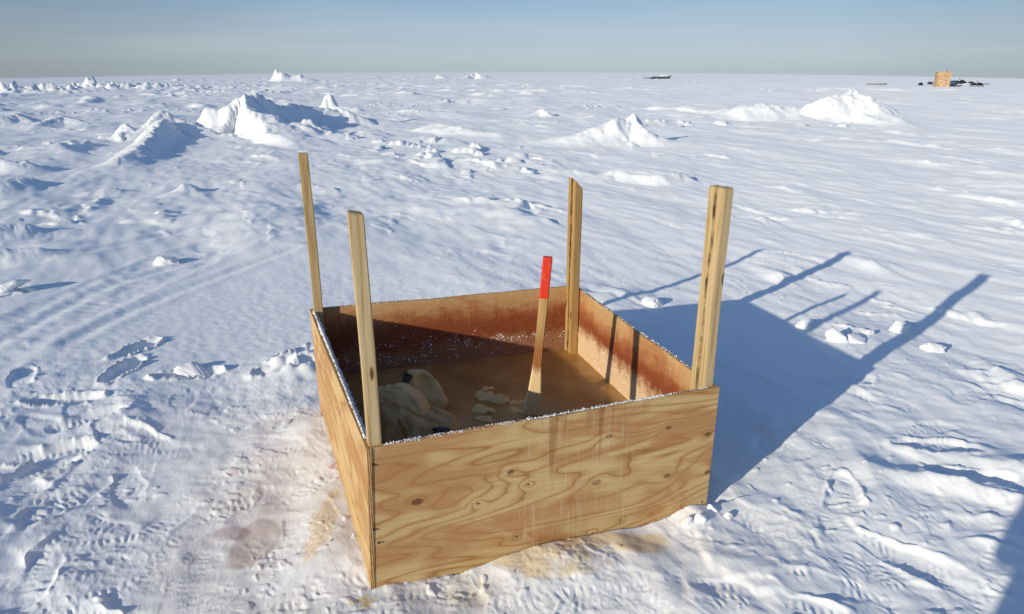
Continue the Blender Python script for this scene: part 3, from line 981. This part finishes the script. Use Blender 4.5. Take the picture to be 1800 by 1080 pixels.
gv = {}
for j in range(gr + 1):
    for i in range(gr + 1):
        f, g = i / gr, j / gr
        p = (cs[0] * (1 - f) + cs[1] * f) * (1 - g) + (cs[3] * (1 - f) + cs[2] * f) * g
        gv[i, j] = bm.verts.new((p.x, p.y, WATER))
for j in range(gr):
    for i in range(gr):
        bm.faces.new((gv[i, j], gv[i + 1, j], gv[i + 1, j + 1], gv[i, j + 1]))
wo = from_bm('water', bm, m_w, None, True)
tag(wo, kind='structure')


# ------------------------------------------------------------------ things soaking in the water
def blob(bm, segs, rings, fn):
    """closed surface from fn(theta, phi) -> Vector"""
    top = bm.verts.new(fn(0, 0)); bot = bm.verts.new(fn(0, math.pi))
    R_ = [[bm.verts.new(fn(2 * math.pi * k / segs, math.pi * (j + 1) / (rings + 1))) for k in range(segs)] for j in range(rings)]
    for k in range(segs):
        bm.faces.new((top, R_[0][k], R_[0][(k + 1) % segs]))
        bm.faces.new((bot, R_[-1][(k + 1) % segs], R_[-1][k]))
        for j in range(rings - 1):
            bm.faces.new((R_[j][k], R_[j + 1][k], R_[j + 1][(k + 1) % segs], R_[j][(k + 1) % segs]))


def n3(p, s, seed=0):
    return float(pn(np.array(p.x * s + p.z * s * .7), np.array(p.y * s - p.z * s * .5), seed))


m_hide = plain('pale_hide', srgb(226, 182, 116), .55, .16, 22, 0, .7)
m_hide2 = plain('pale_hide_stained', srgb(196, 152, 92), .55, .18, 18, 0, .7)
m_dark = plain('dark_tie', (.022, .015, .010), .5, .2, 40)
m_blood = plain('dark_red_stain', (.035, .008, .008), .45, .3, 40)


def at_level(u, v, z):
    return Vector(G(u, v, z) + (z,))


# sack with gathered neck
c0 = at_level(684, 745, WATER + .02)
neck = at_level(709, 678, WATER + .12)
s1 = empty('sack', (c0.x, c0.y, WATER))
tag(s1, 'larger pale bulging sack with a gathered dark tied neck, left in the brown water', 'sack')
ax = (neck - c0)
Lx = ax.length
ax.normalize()
side = ax.cross(Vector((0, 0, 1))).normalized()
upv = side.cross(ax).normalized()


def f_sack(t, p):
    q = (1 - math.cos(p)) / 2                     # 0 neck .. 1 bottom
    along = Lx * (1.0 - 1.62 * q)
    wid = .118 * (math.sin(math.pi * min(1, q * .93 + .06)) ** .85) * (1.12 - .1 * q) if q < .5 else .118 * math.sin(math.pi * min(.999, q * .93 + .06)) ** .55
    wid = max(wid, .012)
    w = wid * (1 + .10 * math.cos(5 * t + 1) * max(0, 1 - q * 2.2))
    pnt = ax * along + side * math.cos(t) * w * 1.1 + upv * math.sin(t) * w * .85
    fo = abs(n3(pnt, 13, 21))
    return pnt + upv * (.022 * n3(pnt, 11, 1) - .016 * (1 - fo) ** 6) + side * (.024 * n3(pnt, 10, 2) + .010 * (1 - fo) ** 6) + ax * (.016 * n3(pnt, 14, 12))


bm = bmesh.new()
blob(bm, 64, 52, f_sack)
for vv in bm.verts: vv.co += c0 - Vector((c0.x, c0.y, WATER))
from_bm('sack_body', bm, m_hide, s1, True)
bm = bmesh.new()
nk = neck - Vector((c0.x, c0.y, WATER))
tube(bm, [nk - ax * .02 + side * .0, nk + ax * .012, nk + ax * .05 + upv * .012 + side * .01], [.017, .011, .022], 10)
from_bm('tied_neck', bm, m_dark, s1, True)

# pale block with a hollow in its top
c2 = at_level(744, 690, WATER + .05)
bl_o = empty('frozen_hide', (c2.x, c2.y, WATER))
tag(bl_o, 'pale upright rounded frozen lump with a grey hollow in its face, behind the tied sack', 'hide')
Mb = Matrix.Rotation(R(14), 4, 'Z') @ Matrix.Rotation(R(-32), 4, 'X') @ Matrix.Rotation(R(-16), 4, 'Y')


def f_blk(t, p):
    e = .42
    cp, sp_ = math.cos(p), math.sin(p)
    ct, st = math.cos(t), math.sin(t)
    sg = lambda a: math.copysign(abs(a) ** e, a)
    q = Vector((sg(ct) * sg(sp_) * .070, sg(st) * sg(sp_) * .050, sg(cp) * .100))
    q.x *= 1 + .18 * (-q.z / .098)
    if q.y < 0:
        dd = ((q.x - .012) / .030) ** 2 + ((q.z - .012) / .055) ** 2
        q.y += .055 * math.exp(-dd * 1.6)
    q += Vector((n3(q, 14, 3), n3(q, 13, 4), n3(q, 15, 5))) * .020 + Vector((n3(q, 40, 23), n3(q, 38, 24), n3(q, 42, 25))) * .005
    return Mb @ q + Vector((0, 0, .055))


bm = bmesh.new()
blob(bm, 64, 50, f_blk)
from_bm('hide_body', bm, m_hide, bl_o, True)

# second sack, mostly sunk
c3 = at_level(742, 762, WATER)
s2 = empty('sack', (c3.x, c3.y, WATER))
tag(s2, 'sunken pale sack with a dark red stained opening, nearest the front panel', 'sack')


def f_s2(t, p):
    q = Vector((math.sin(p) * math.cos(t) * .155, math.sin(p) * math.sin(t) * .125, math.cos(p) * .075))
    q += Vector((n3(q, 8, 6), n3(q, 8, 7), n3(q, 9, 8))) * .036
    q.z -= .018 * (1 - abs(n3(q, 12, 22))) ** 6
    return Matrix.Rotation(R(30), 3, 'Z') @ q + Vector((0, 0, .0))


bm = bmesh.new()
blob(bm, 64, 48, f_s2)
from_bm('sack_body', bm, m_hide2, s2, True)
bm = bmesh.new()
o3 = at_level(776, 757, WATER + .055) - Vector((c3.x, c3.y, WATER))
blob(bm, 18, 12, lambda t, p: o3 + Vector((math.sin(p) * math.cos(t) * .030 * (1 + .35 * math.sin(3 * t)), math.sin(p) * math.sin(t) * .024, math.cos(p) * .012)))
from_bm('torn_opening', bm, m_blood, s2, True)

# floating ice
m_fice = plain('slush', srgb(238, 190, 120), .4, .10, 12, 0, .3)
ICE = [(862, 700, .060, 'largest irregular piece of pale slush floating left of the paddle'), (848, 722, .045, 'pale slush piece just nearer than the largest one'), (884, 704, .034, 'pale slush piece right against the largest one'),
       (856, 684, .026, 'small pale slush piece beyond the largest one'), (851, 738, .030, 'pale slush piece drifting closest to the front panel rim'), (912, 708, .030, 'pale slush piece between the largest one and the paddle'),
       (905, 718, .020, 'small pale slush dab left of the paddle blade'), (916, 724, .026, 'pale slush piece touching the paddle blade')]
for i, (u, v_, r_, lb) in enumerate(ICE):
    p = at_level(u, v_, WATER)
    rs = random.Random(i + 40)
    k1, k2 = rs.uniform(0, 6), rs.uniform(.25, .4)
    bm = bmesh.new()

    def f_ice(t, ph):
        rad = r_ * (1 + k2 * .7 * math.sin(2 * t + k1) + .10 * math.sin(3 * t + k1 * 2)) * (1 + .5 * n3(Vector((math.cos(t) * .05 + i, math.sin(t) * .05, 0)), 22, 10))
        q = Vector((math.sin(ph) * math.cos(t) * rad, math.sin(ph) * math.sin(t) * rad * .75, math.cos(ph) * r_ * .27))
        return q + Vector((0, 0, .32 * r_ * n3(q + Vector((i, i, 0)), 45, 9)))
    blob(bm, 40, 22, f_ice)
    o = from_bm('ice_piece', bm, m_fice, None, True)
    o.location = p
    tag(o, lb, 'ice', 'slush pieces floating in the box')

# ------------------------------------------------------------------ paddle
p_top = ray(963, 452) * 2.52 + Vector((0, 0, CAM_H))
p_bot = at_level(936, 728, WATER)
pad = empty('paddle', p_bot)
tag(pad, 'wooden paddle with a red painted handle end standing in the brown water', 'paddle')
axis = (p_top - p_bot)
LP = axis.length
axis.normalize()
xw = Vector((1, 0, 0)); xw = (xw - axis * xw.dot(axis)).normalized()
yw = axis.cross(xw).normalized()
rotm = Matrix((xw, yw, axis)).transposed().to_4x4()
m_pad = pine('paddle_wood', 6.0, (214, 174, 118), None, (.19, .23, .30, .42), (.78, .80, .82))
m_red, nt, b = new_mat('red_paint')
n = N(nt)
v = n.obj()
ch = n.noise(n.mapped(v, (60, 60, 26)), 1.0, 4.0, 0.7)
c = n.mix(n.noise(v, 40.0, 3.0), srgb(232, 66, 36), srgb(212, 50, 30))
c = n.mix(n.ramp(ch, [(.64, 0.0), (.67, .8)]), c, srgb(196, 150, 100))
n.put(b, Base_Color=c, Roughness=.55, Normal=n.bump(ch, .3, .002))


def board(bm, stations):
    ring = []
    for (z, hw, ht) in stations:
        ring.append([bm.verts.new((a * hw, b_ * ht, z)) for a, b_ in ((-1, -.6), (-.8, -1), (.8, -1), (1, -.6), (1, .6), (.8, 1), (-.8, 1), (-1, .6))])
    for i in range(len(ring) - 1):
        for k in range(8):
            bm.faces.new((ring[i][k], ring[i][(k + 1) % 8], ring[i + 1][(k + 1) % 8], ring[i + 1][k]))
    bm.faces.new(ring[0][::-1]); bm.faces.new(ring[-1])
    bmesh.ops.recalc_face_normals(bm, faces=bm.faces)


zr = LP - .165
bm = bmesh.new()
board(bm, [(.20, .020, .009), (.26, .0175, .0095), (.36, .0165, .0095), (zr, .0165, .0095)])
h1 = from_bm('handle', bm, m_pad, pad)
bm = bmesh.new()
board(bm, [(zr, .0175, .0102), (LP - .002, .0175, .0102), (LP, .0168, .0095)])
h2 = from_bm('red_end', bm, m_red, pad)
bm = bmesh.new()
board(bm, [(-.13, .030, .005), (-.10, .050, .006), (-.02, .047, .007), (.05, .036, .008), (.12, .026, .009), (.20, .020, .009)])
h3 = from_bm('blade', bm, m_pad, pad)
for o in (h1, h2, h3): o.matrix_local = rotm

# ------------------------------------------------------------------ loose chunks of snow
CH = [(1578, 582, .060, .9, 'rounded white snow chunk lying beside the longest post shadow'),
      (1468, 606, .058, 1.0, 'upright snow chunk, left one of the close pair in the box shadow tip'),
      (1508, 608, .062, .7, 'long flat snow chunk, right one of the close pair in the box shadow tip'),
      (1524, 592, .030, .8, 'small snow chunk just beyond the close pair'),
      (1414, 578, .058, .55, 'low wide snow chunk on the edge of the box shadow'),
      (1640, 618, .060, .6, 'wedge shaped snow chunk right of the longest post shadow'),
      (1148, 537, .070, .55, 'ice covered snow chunk beyond the right panel where the shadow starts'),
      (292, 460, .085, .62, 'lone white snow chunk on the smooth snow left of the posts'),
      (342, 648, .085, .55, 'round topped snow chunk kicked up by the footprints on the left'),
      (20, 515, .12, .9, 'jagged broken snow chunk at the left edge with a long blue shadow'),
      (1232, 923, .026, .7, 'lumpy snow chunk at the foot of the right front corner'),
      (1206, 928, .024, .7, 'small snow chunk against the front panel near its right corner'),
      (1254, 905, .018, .8, 'tiny snow crumb in the shade behind the right front corner'),
      (1278, 914, .016, .8, 'tiny snow crumb on the shadow edge near the right front corner')]
for i, (u, v_, r_, fl, lb) in enumerate(CH):
    x, y = G(u, v_)
    z = gz(x, y)
    rs = random.Random(i + 90)
    bm = bmesh.new()
    plates = [(0, 0, 0, 1.0)] if r_ < .1 else [(0, 0, .1, .8), (.55, .1, -.2, .7), (-.5, -.2, -.1, .75), (.1, -.5, -.3, .6)]
    for (ox, oy, oz, ks) in plates:
        hb = bmesh.new()
        tilt = Matrix.Rotation(rs.uniform(-.5, .5) * (1 if r_ < .1 else 1.7), 3, 'X') @ Matrix.Rotation(rs.uniform(-.4, .4), 3, 'Y')
        th = fl * (1 if r_ < .1 else .45)
        for _ in range(16):
            d = Vector((rs.gauss(0, 1), rs.gauss(0, 1), rs.gauss(0, 1))).normalized()
            hb.verts.new(tilt @ Vector((d.x * 1.15, d.y * .8, d.z * th)) * ks * rs.uniform(.85, 1.05) + Vector((ox, oy, oz)))
        bmesh.ops.convex_hull(hb, input=hb.verts)
        bmesh.ops.bevel(hb, geom=list(hb.edges), offset=.16, segments=3, affect='EDGES', clamp_overlap=True)
        bmesh.ops.triangulate(hb, faces=hb.faces)
        bmesh.ops.subdivide_edges(hb, edges=list(hb.edges), cuts=3, use_grid_fill=True)
        for vv in hb.verts:
            p = vv.co + Vector((i * 3, i, 0))
            vv.co *= 1 + .10 * n3(p, 2.5, 131) + .05 * n3(p, 7, 132)
        tmp = bpy.data.meshes.new('tmp'); hb.to_mesh(tmp); hb.free()
        bm.from_mesh(tmp); bpy.data.meshes.remove(tmp)
    for vv in bm.verts: vv.co *= r_ * 1.25
    o = from_bm('snow_chunk', bm, MAT_LUMP, None, True)
    o.location = (x, y, z + r_ * fl * .22)
    o.rotation_euler = (0, 0, rs.uniform(-.5, .5))
    tag(o, lb, 'snow chunk', 'loose snow chunks lying on the ground')

# ------------------------------------------------------------------ far camp
m_tan = plywood_outer('shed_plywood', [], 12.0, None, 8.0, (.92, 1.12, 1.5))
m_roof = plain('shed_roof', srgb(206, 170, 110), .7, .1, 4)
m_black = plain('black_plastic', (.012, .013, .015), .5, .2, 8)
m_blue = plain('blue_cover', (.02, .06, .14), .6, .2, 6)
m_grey = plain('dull_metal', (.12, .12, .13), .5, .2, 10, .5)
m_glass = plain('smoked_screen', (.03, .04, .05), .15, .1, 10)
m_bluegrey = plain('weathered_sled_wood', (.05, .075, .095), .7, .25, 6)
m_white = plain('white_cover', (.7, .76, .8), .6, .08, 5)

sx0, sy0 = gplace(1654, 153)
dist = math.hypot(sx0, sy0)
zsh = gz(sx0, sy0)
ppm = FPX / (sy0 * math.cos(PITCH))          # pixels per metre out there
face = math.atan2(-sx0, sy0)

shed = empty('plywood_shed', (sx0, sy0, zsh), face + R(16))
tag(shed, 'small tan plywood shed with a flat roof far off on the right', 'shed')
W, D, Hh = 1.8, 1.5, 2.1
bm = bmesh.new(); box(bm, (-W / 2, -D / 2, -.3), (W / 2, D / 2, Hh)); from_bm('wall', bm, m_tan, shed)
bm = bmesh.new(); box(bm, (-W / 2 - .08, -D / 2 - .08, Hh + .003), (W / 2 + .08, D / 2 + .08, Hh + .09))
rfo = from_bm('roof', bm, m_roof, shed)
bm = bmesh.new(); tube(bm, [(.5, .3, Hh + .09), (.5, .3, Hh + .5)], .05, 8); from_bm('stove_pipe', bm, m_grey, rfo)
bm = bmesh.new(); box(bm, (-.38, -D / 2 - .03, -.05), (.36, -D / 2 - .003, 1.75)); dr_ = from_bm('door', bm, m_tan, shed)
bm = bmesh.new(); box(bm, (.28, -D / 2 - .07, .9), (.32, -D / 2 - .032, 1.02)); from_bm('handle', bm, m_black, dr_)


def snowmobile(u, v, rz, label, covered=False, s=1.0):
    x, y = gplace(u, v)
    t = empty('snowmobile', (x, y, gz(x, y)), rz)
    t.scale = (s, s, s)
    tag(t, label, 'snowmobile', 'snowmobiles parked around the far shed')
    bm = bmesh.new()                         # tunnel and hood: a side profile given real width
    prof = [(-1.3, .25), (-1.3, .55), (-.9, .62), (.05, .66), (.35, .95), (.75, .86), (1.25, .55), (1.38, .38), (1.2, .25)]
    for w0, w1 in ((-.26, .26),):
        a = [bm.verts.new((px, w0, pz)) for px, pz in prof]; b_ = [bm.verts.new((px, w1, pz)) for px, pz in prof]
        bm.faces.new(a); bm.faces.new(b_[::-1])
        for i in range(len(prof)):
            j = (i + 1) % len(prof)
            bm.faces.new((a[j], a[i], b_[i], b_[j]))
    bmesh.ops.recalc_face_normals(bm, faces=bm.faces)
    bmesh.ops.bevel(bm, geom=list(bm.edges), offset=.05, segments=2, affect='EDGES')
    from_bm('body', bm, m_black, t, True)
    bm = bmesh.new(); box(bm, (-1.1, -.17, .63), (.0, .17, .82)); bmesh.ops.bevel(bm, geom=list(bm.edges), offset=.05, segments=2, affect='EDGES')
    from_bm('seat', bm, m_black, t, True)
    bm = bmesh.new()
    tube(bm, [(-1.35, 0, .22), (-1.2, 0, .38), (.2, 0, .36), (.35, 0, .2), (.2, 0, .03), (-1.2, 0, .03), (-1.35, 0, .22)], .04, 6)
    for vv in bm.verts: vv.co.y *= 5
    from_bm('track', bm, m_grey, t)
    for sd in (-1, 1):
        bm = bmesh.new()
        tube(bm, [(.35, sd * .48, .03), (1.3, sd * .48, .03), (1.55, sd * .48, .16)], .05, 8)
        tube(bm, [(.85, sd * .2, .35), (.85, sd * .48, .06)], .03, 6)
        from_bm('ski', bm, m_grey, t)
    bm = bmesh.new()
    box(bm, (.36, -.22, .92), (.42, .22, 1.22), M=Matrix.Rotation(R(-18), 4, 'Y'))
    from_bm('windscreen', bm, m_glass, t)
    bm = bmesh.new(); tube(bm, [(.12, -.36, .98), (.2, 0, 1.0), (.12, .36, .98)], .02, 6); tube(bm, [(.3, 0, .8), (.2, 0, 1.0)], .025, 6)
    from_bm('handlebar', bm, m_black, t)
    return t


def sled(u, v, rz, label, L=3.0, load=None, mat=None, wide=.45, grp='sleds left out on the ice', rail=.16):
    x, y = gplace(u, v)
    t = empty('sled', (x, y, gz(x, y)), rz)
    tag(t, label, 'sled', grp)
    mt = mat or m_bluegrey
    for sd in (-1, 1):
        bm = bmesh.new()
        prof = [(-L / 2, 0), (L / 2 - .5, 0), (L / 2, rail * 1.6), (L / 2 - .06, rail * 1.7), (L / 2 - .6, rail), (-L / 2, rail)]
        a = [bm.verts.new((px, sd * wide - .03, pz)) for px, pz in prof]; b_ = [bm.verts.new((px, sd * wide + .03, pz)) for px, pz in prof]
        bm.faces.new(a); bm.faces.new(b_[::-1])
        for i in range(len(prof)):
            j = (i + 1) % len(prof)
            bm.faces.new((a[j], a[i], b_[i], b_[j]))
        bmesh.ops.recalc_face_normals(bm, faces=bm.faces)
        from_bm('runner', bm, mt, t)
    bm = bmesh.new()
    k = int(L / .26)
    for i in range(k):
        xx = -L / 2 + .1 + i * (L - .7) / max(1, k - 1)
        box(bm, (xx - .06, -wide - .08, rail + .003), (xx + .06, wide + .08, rail + .03))
    from_bm('deck', bm, mt, t)
    if load:
        (x0, x1, hh, mm) = load
        bm = bmesh.new()
        g = bmesh.ops.create_icosphere(bm, subdivisions=4, radius=1.0)
        for vv in bm.verts:
            p = vv.co
            e = .55
            q = Vector(tuple(math.copysign(abs(c_) ** e, c_) for c_ in p))
            kk = 1 + .12 * n3(p + Vector((u, v, 0)), 1.8, 140)
            vv.co = Vector(((x0 + x1) / 2 + q.x * (x1 - x0) / 2, q.y * wide * .95, rail + .03 + (q.z * .5 + .5) * hh * kk))
        from_bm('load', bm, mm, t, True)
    return t


snowmobile(1684, 150.5, face + R(6), 'black snowmobile parked just right of the tan shed, beyond the blue covered sled')
sled(1676, 152, face + R(4), 'black sled with a blue covered load against the right wall of the tan shed', 2.6, (-1.1, .5, .75, m_blue), m_black, .5)
snowmobile(1716, 153, face + R(8), 'black snowmobile parked alone, rightmost of the far camp', s=.72)
sled(1707, 148.5, face + R(40), 'small dark sled seen beyond the lone black snowmobile', 1.6, (-.6, .4, .4, m_black), m_black, .35)
sled(1729, 148.5, face + R(10), 'low dark sled, the last thing to the right of the far camp', 2.4, None, m_bluegrey, .35)
sled(1618, 150.5, face + R(30), 'small dark loaded sled left of the tan shed', .8, (-.35, .3, .35, m_black), m_black, .22)
sled(1636, 149, face + R(24), 'dark loaded sled half behind the left wall of the tan shed', 1.5, (-.6, .3, .45, m_bluegrey), m_black, .3)
sled(1140, 139.4, R(2), 'left one of two long dark sleds near the skyline', 2.8, None, m_bluegrey, .4, 'sleds left out on the ice', .42)
sled(1163, 139.8, R(-2), 'right one of two long dark sleds near the skyline, with a white load', 4.4, (-.4, 1.7, .4, m_white), m_bluegrey, .4, 'sleds left out on the ice', .45)
sled(1543, 150, R(6), 'flat grey sled half sunk in snow between the twin mound and the shed', 3.2, None, plain('grey_wood', (.3, .3, .28), .8, .1, 6), .4, 'sleds left out on the ice', .2)

# ------------------------------------------------------------------ the photographer, standing just behind the viewpoint
def skin_mesh(name, joints, bones, mat, parent, level=2):
    me = bpy.data.meshes.new(name)
    names = list(joints)
    me.from_pydata([joints[k][0] for k in names], [(names.index(a), names.index(b)) for a, b in bones], [])
    o = bpy.data.objects.new(name, me)
    COL.objects.link(o)
    o.modifiers.new('skin', 'SKIN').use_smooth_shade = True
    for k, sv in zip(names, me.skin_vertices[0].data):
        r = joints[k][1]
        sv.radius = r if isinstance(r, tuple) else (r, r)
    me.skin_vertices[0].data[0].use_root = True
    md = o.modifiers.new('sub', 'SUBSURF'); md.levels = md.render_levels = level
    dg = bpy.context.evaluated_depsgraph_get()
    dg.update()
    me2 = bpy.data.meshes.new_from_object(o.evaluated_get(dg))
    bpy.data.objects.remove(o)
    return link(name, me2, mat, parent)


PX, PY = -.21, -.38
per = empty('person', (PX, PY, gz(PX, PY)), R(-20))
tag(per, 'person in a dark hooded parka and snow trousers casting the shadow at the right edge', 'person')
m_parka = plain('parka_cloth', (.03, .04, .06), .8, .2, 20)
m_trs = plain('trouser_cloth', (.02, .02, .022), .8, .2, 20)
m_skin = plain('skin', (.45, .27, .2), .5, .05, 20)
J = {'pelvis': ((0, 0, .93), .13), 'waist': ((0, 0, 1.08), .13), 'chest': ((0, .0, 1.30), (.17, .13)), 'neck': ((0, .01, 1.47), .06), 'head': ((0, .03, 1.58), (.075, .09)), 'crown': ((0, .02, 1.68), (.07, .085))}
B = [('pelvis', 'waist'), ('waist', 'chest'), ('chest', 'neck'), ('neck', 'head'), ('head', 'crown')]
for sd in (-1, 1):
    k = 'l' if sd < 0 else 'r'
    J.update({k + 'hip': ((sd * .10, 0, .86), .105), k + 'knee': ((sd * .13, .02, .48), .075), k + 'ank': ((sd * .14, -.01, .10), .062), k + 'toe': ((sd * .16, .17, .05), .045),
              k + 'sh': ((sd * .20, 0, 1.40), .085), k + 'el': ((sd * .30, -.02, 1.12), .062), k + 'wr': ((sd * .31, .04, .88), .048), k + 'hd': ((sd * .31, .06, .78), (.03, .045))})
    B += [('pelvis', k + 'hip'), (k + 'hip', k + 'knee'), (k + 'knee', k + 'ank'), (k + 'ank', k + 'toe'), ('chest', k + 'sh'), (k + 'sh', k + 'el'), (k + 'el', k + 'wr'), (k + 'wr', k + 'hd')]
skin_mesh('body', J, B, m_trs, per)
bm = bmesh.new()
prof = [(.62, .28, .20), (.64, .295, .215), (.85, .285, .21), (1.10, .255, .19), (1.32, .265, .18), (1.43, .20, .14), (1.50, .11, .11), (1.56, .12, .135), (1.66, .115, .135), (1.73, .07, .08), (1.75, .01, .01)]
rings = [[bm.verts.new((math.cos(t) * a * (1 + .03 * math.sin(5 * t + z * 9)), math.sin(t) * b - (.02 if z > 1.5 else 0), z)) for t in (2 * math.pi * i / 28 for i in range(28))] for z, a, b in prof]
for i in range(len(rings) - 1):
    for k in range(28):
        if 1.52 < prof[i][0] < 1.64 and 4 <= k <= 9: continue
        bm.faces.new((rings[i][k], rings[i][(k + 1) % 28], rings[i + 1][(k + 1) % 28], rings[i + 1][k]))
from_bm('parka', bm, m_parka, per, True)

# ------------------------------------------------------------------ light
w = bpy.data.worlds.new('World')
scene.world = w
w.use_nodes = True
nt = w.node_tree
sky = nt.nodes.new('ShaderNodeTexSky')
sky.sky_type = 'NISHITA'
sky.sun_disc = False
sky.sun_elevation = SUN_EL
to_sun = Vector((-SUN_DIR.x, -SUN_DIR.y))
sky.sun_rotation = math.atan2(to_sun.x, to_sun.y)
sky.altitude = 0
sky.air_density = 1.0
sky.dust_density = 0.6
sky.ozone_density = 1.5
bg = nt.nodes['Background']
bg.inputs[1].default_value = 0.10
n = N(nt)
dirn = n('ShaderNodeTexCoord').outputs['Generated']
sep = n('ShaderNodeSeparateXYZ', {0: dirn})
# cold dry air: pale grey blue at the horizon turning blue within a few degrees
low = n.ramp(n.math('MULTIPLY', sep.outputs[2], 4.0), [(0.0, srgb(178, 191, 202)), (0.06, srgb(182, 197, 207)), (0.20, srgb(174, 193, 210)), (0.36, srgb(148, 179, 207)), (1.0, srgb(96, 140, 190))])
low = n('ShaderNodeVectorMath', {0: low, 'Scale': 10.0}, operation='SCALE').outputs[0]
azf = n.ramp(n.math('MULTIPLY_ADD', sep.outputs[0], .75, .5), [(0.03, .60), (0.30, .90), (0.55, 1.0), (0.80, .98), (0.97, .80)])  # lens vignetting put into the sky colour, dimmer towards both sides
low = n('ShaderNodeVectorMath', {0: low, 'Scale': azf}, operation='SCALE').outputs[0]
cl = n.noise(n.mapped(dirn, (2.0, 2.0, 26.0), rot=(0, R(5), 0)), 1.0, 5.0, 0.55, 0.3)
low = n.mix(n.ramp(cl, [(0.45, 0.0), (0.75, 0.22)]), low, (6.2, 6.6, 6.9))
fac = n.ramp(n.math('MULTIPLY', sep.outputs[2], 2.5), [(0.25, 0.92), (0.95, 0.0)])
up_ = n.mix(1.0, sky.outputs[0], (1.0, 1.20, 1.50), 'MULTIPLY')
nt.links.new(n.mix(fac, up_, low), bg.inputs[0])

sd_ = bpy.data.lights.new('sun', 'SUN')
sd_.energy = 4.1
sd_.angle = R(.53)
sd_.color = (1.0, .90, .70)
so_ = bpy.data.objects.new('sun', sd_)
COL.objects.link(so_)
dirv = Vector((SUN_DIR.x * math.cos(SUN_EL), SUN_DIR.y * math.cos(SUN_EL), -math.sin(SUN_EL)))
so_.rotation_euler = dirv.to_track_quat('-Z', 'Y').to_euler()
so_.location = (-8, -8, 8)

vs_ = scene.view_settings
vs_.view_transform = 'Standard'
vs_.look = 'None'
vs_.exposure = 0.02
vs_.gamma = 1.0
scene.cycles.max_bounces = 8
scene.cycles.transparent_max_bounces = 8
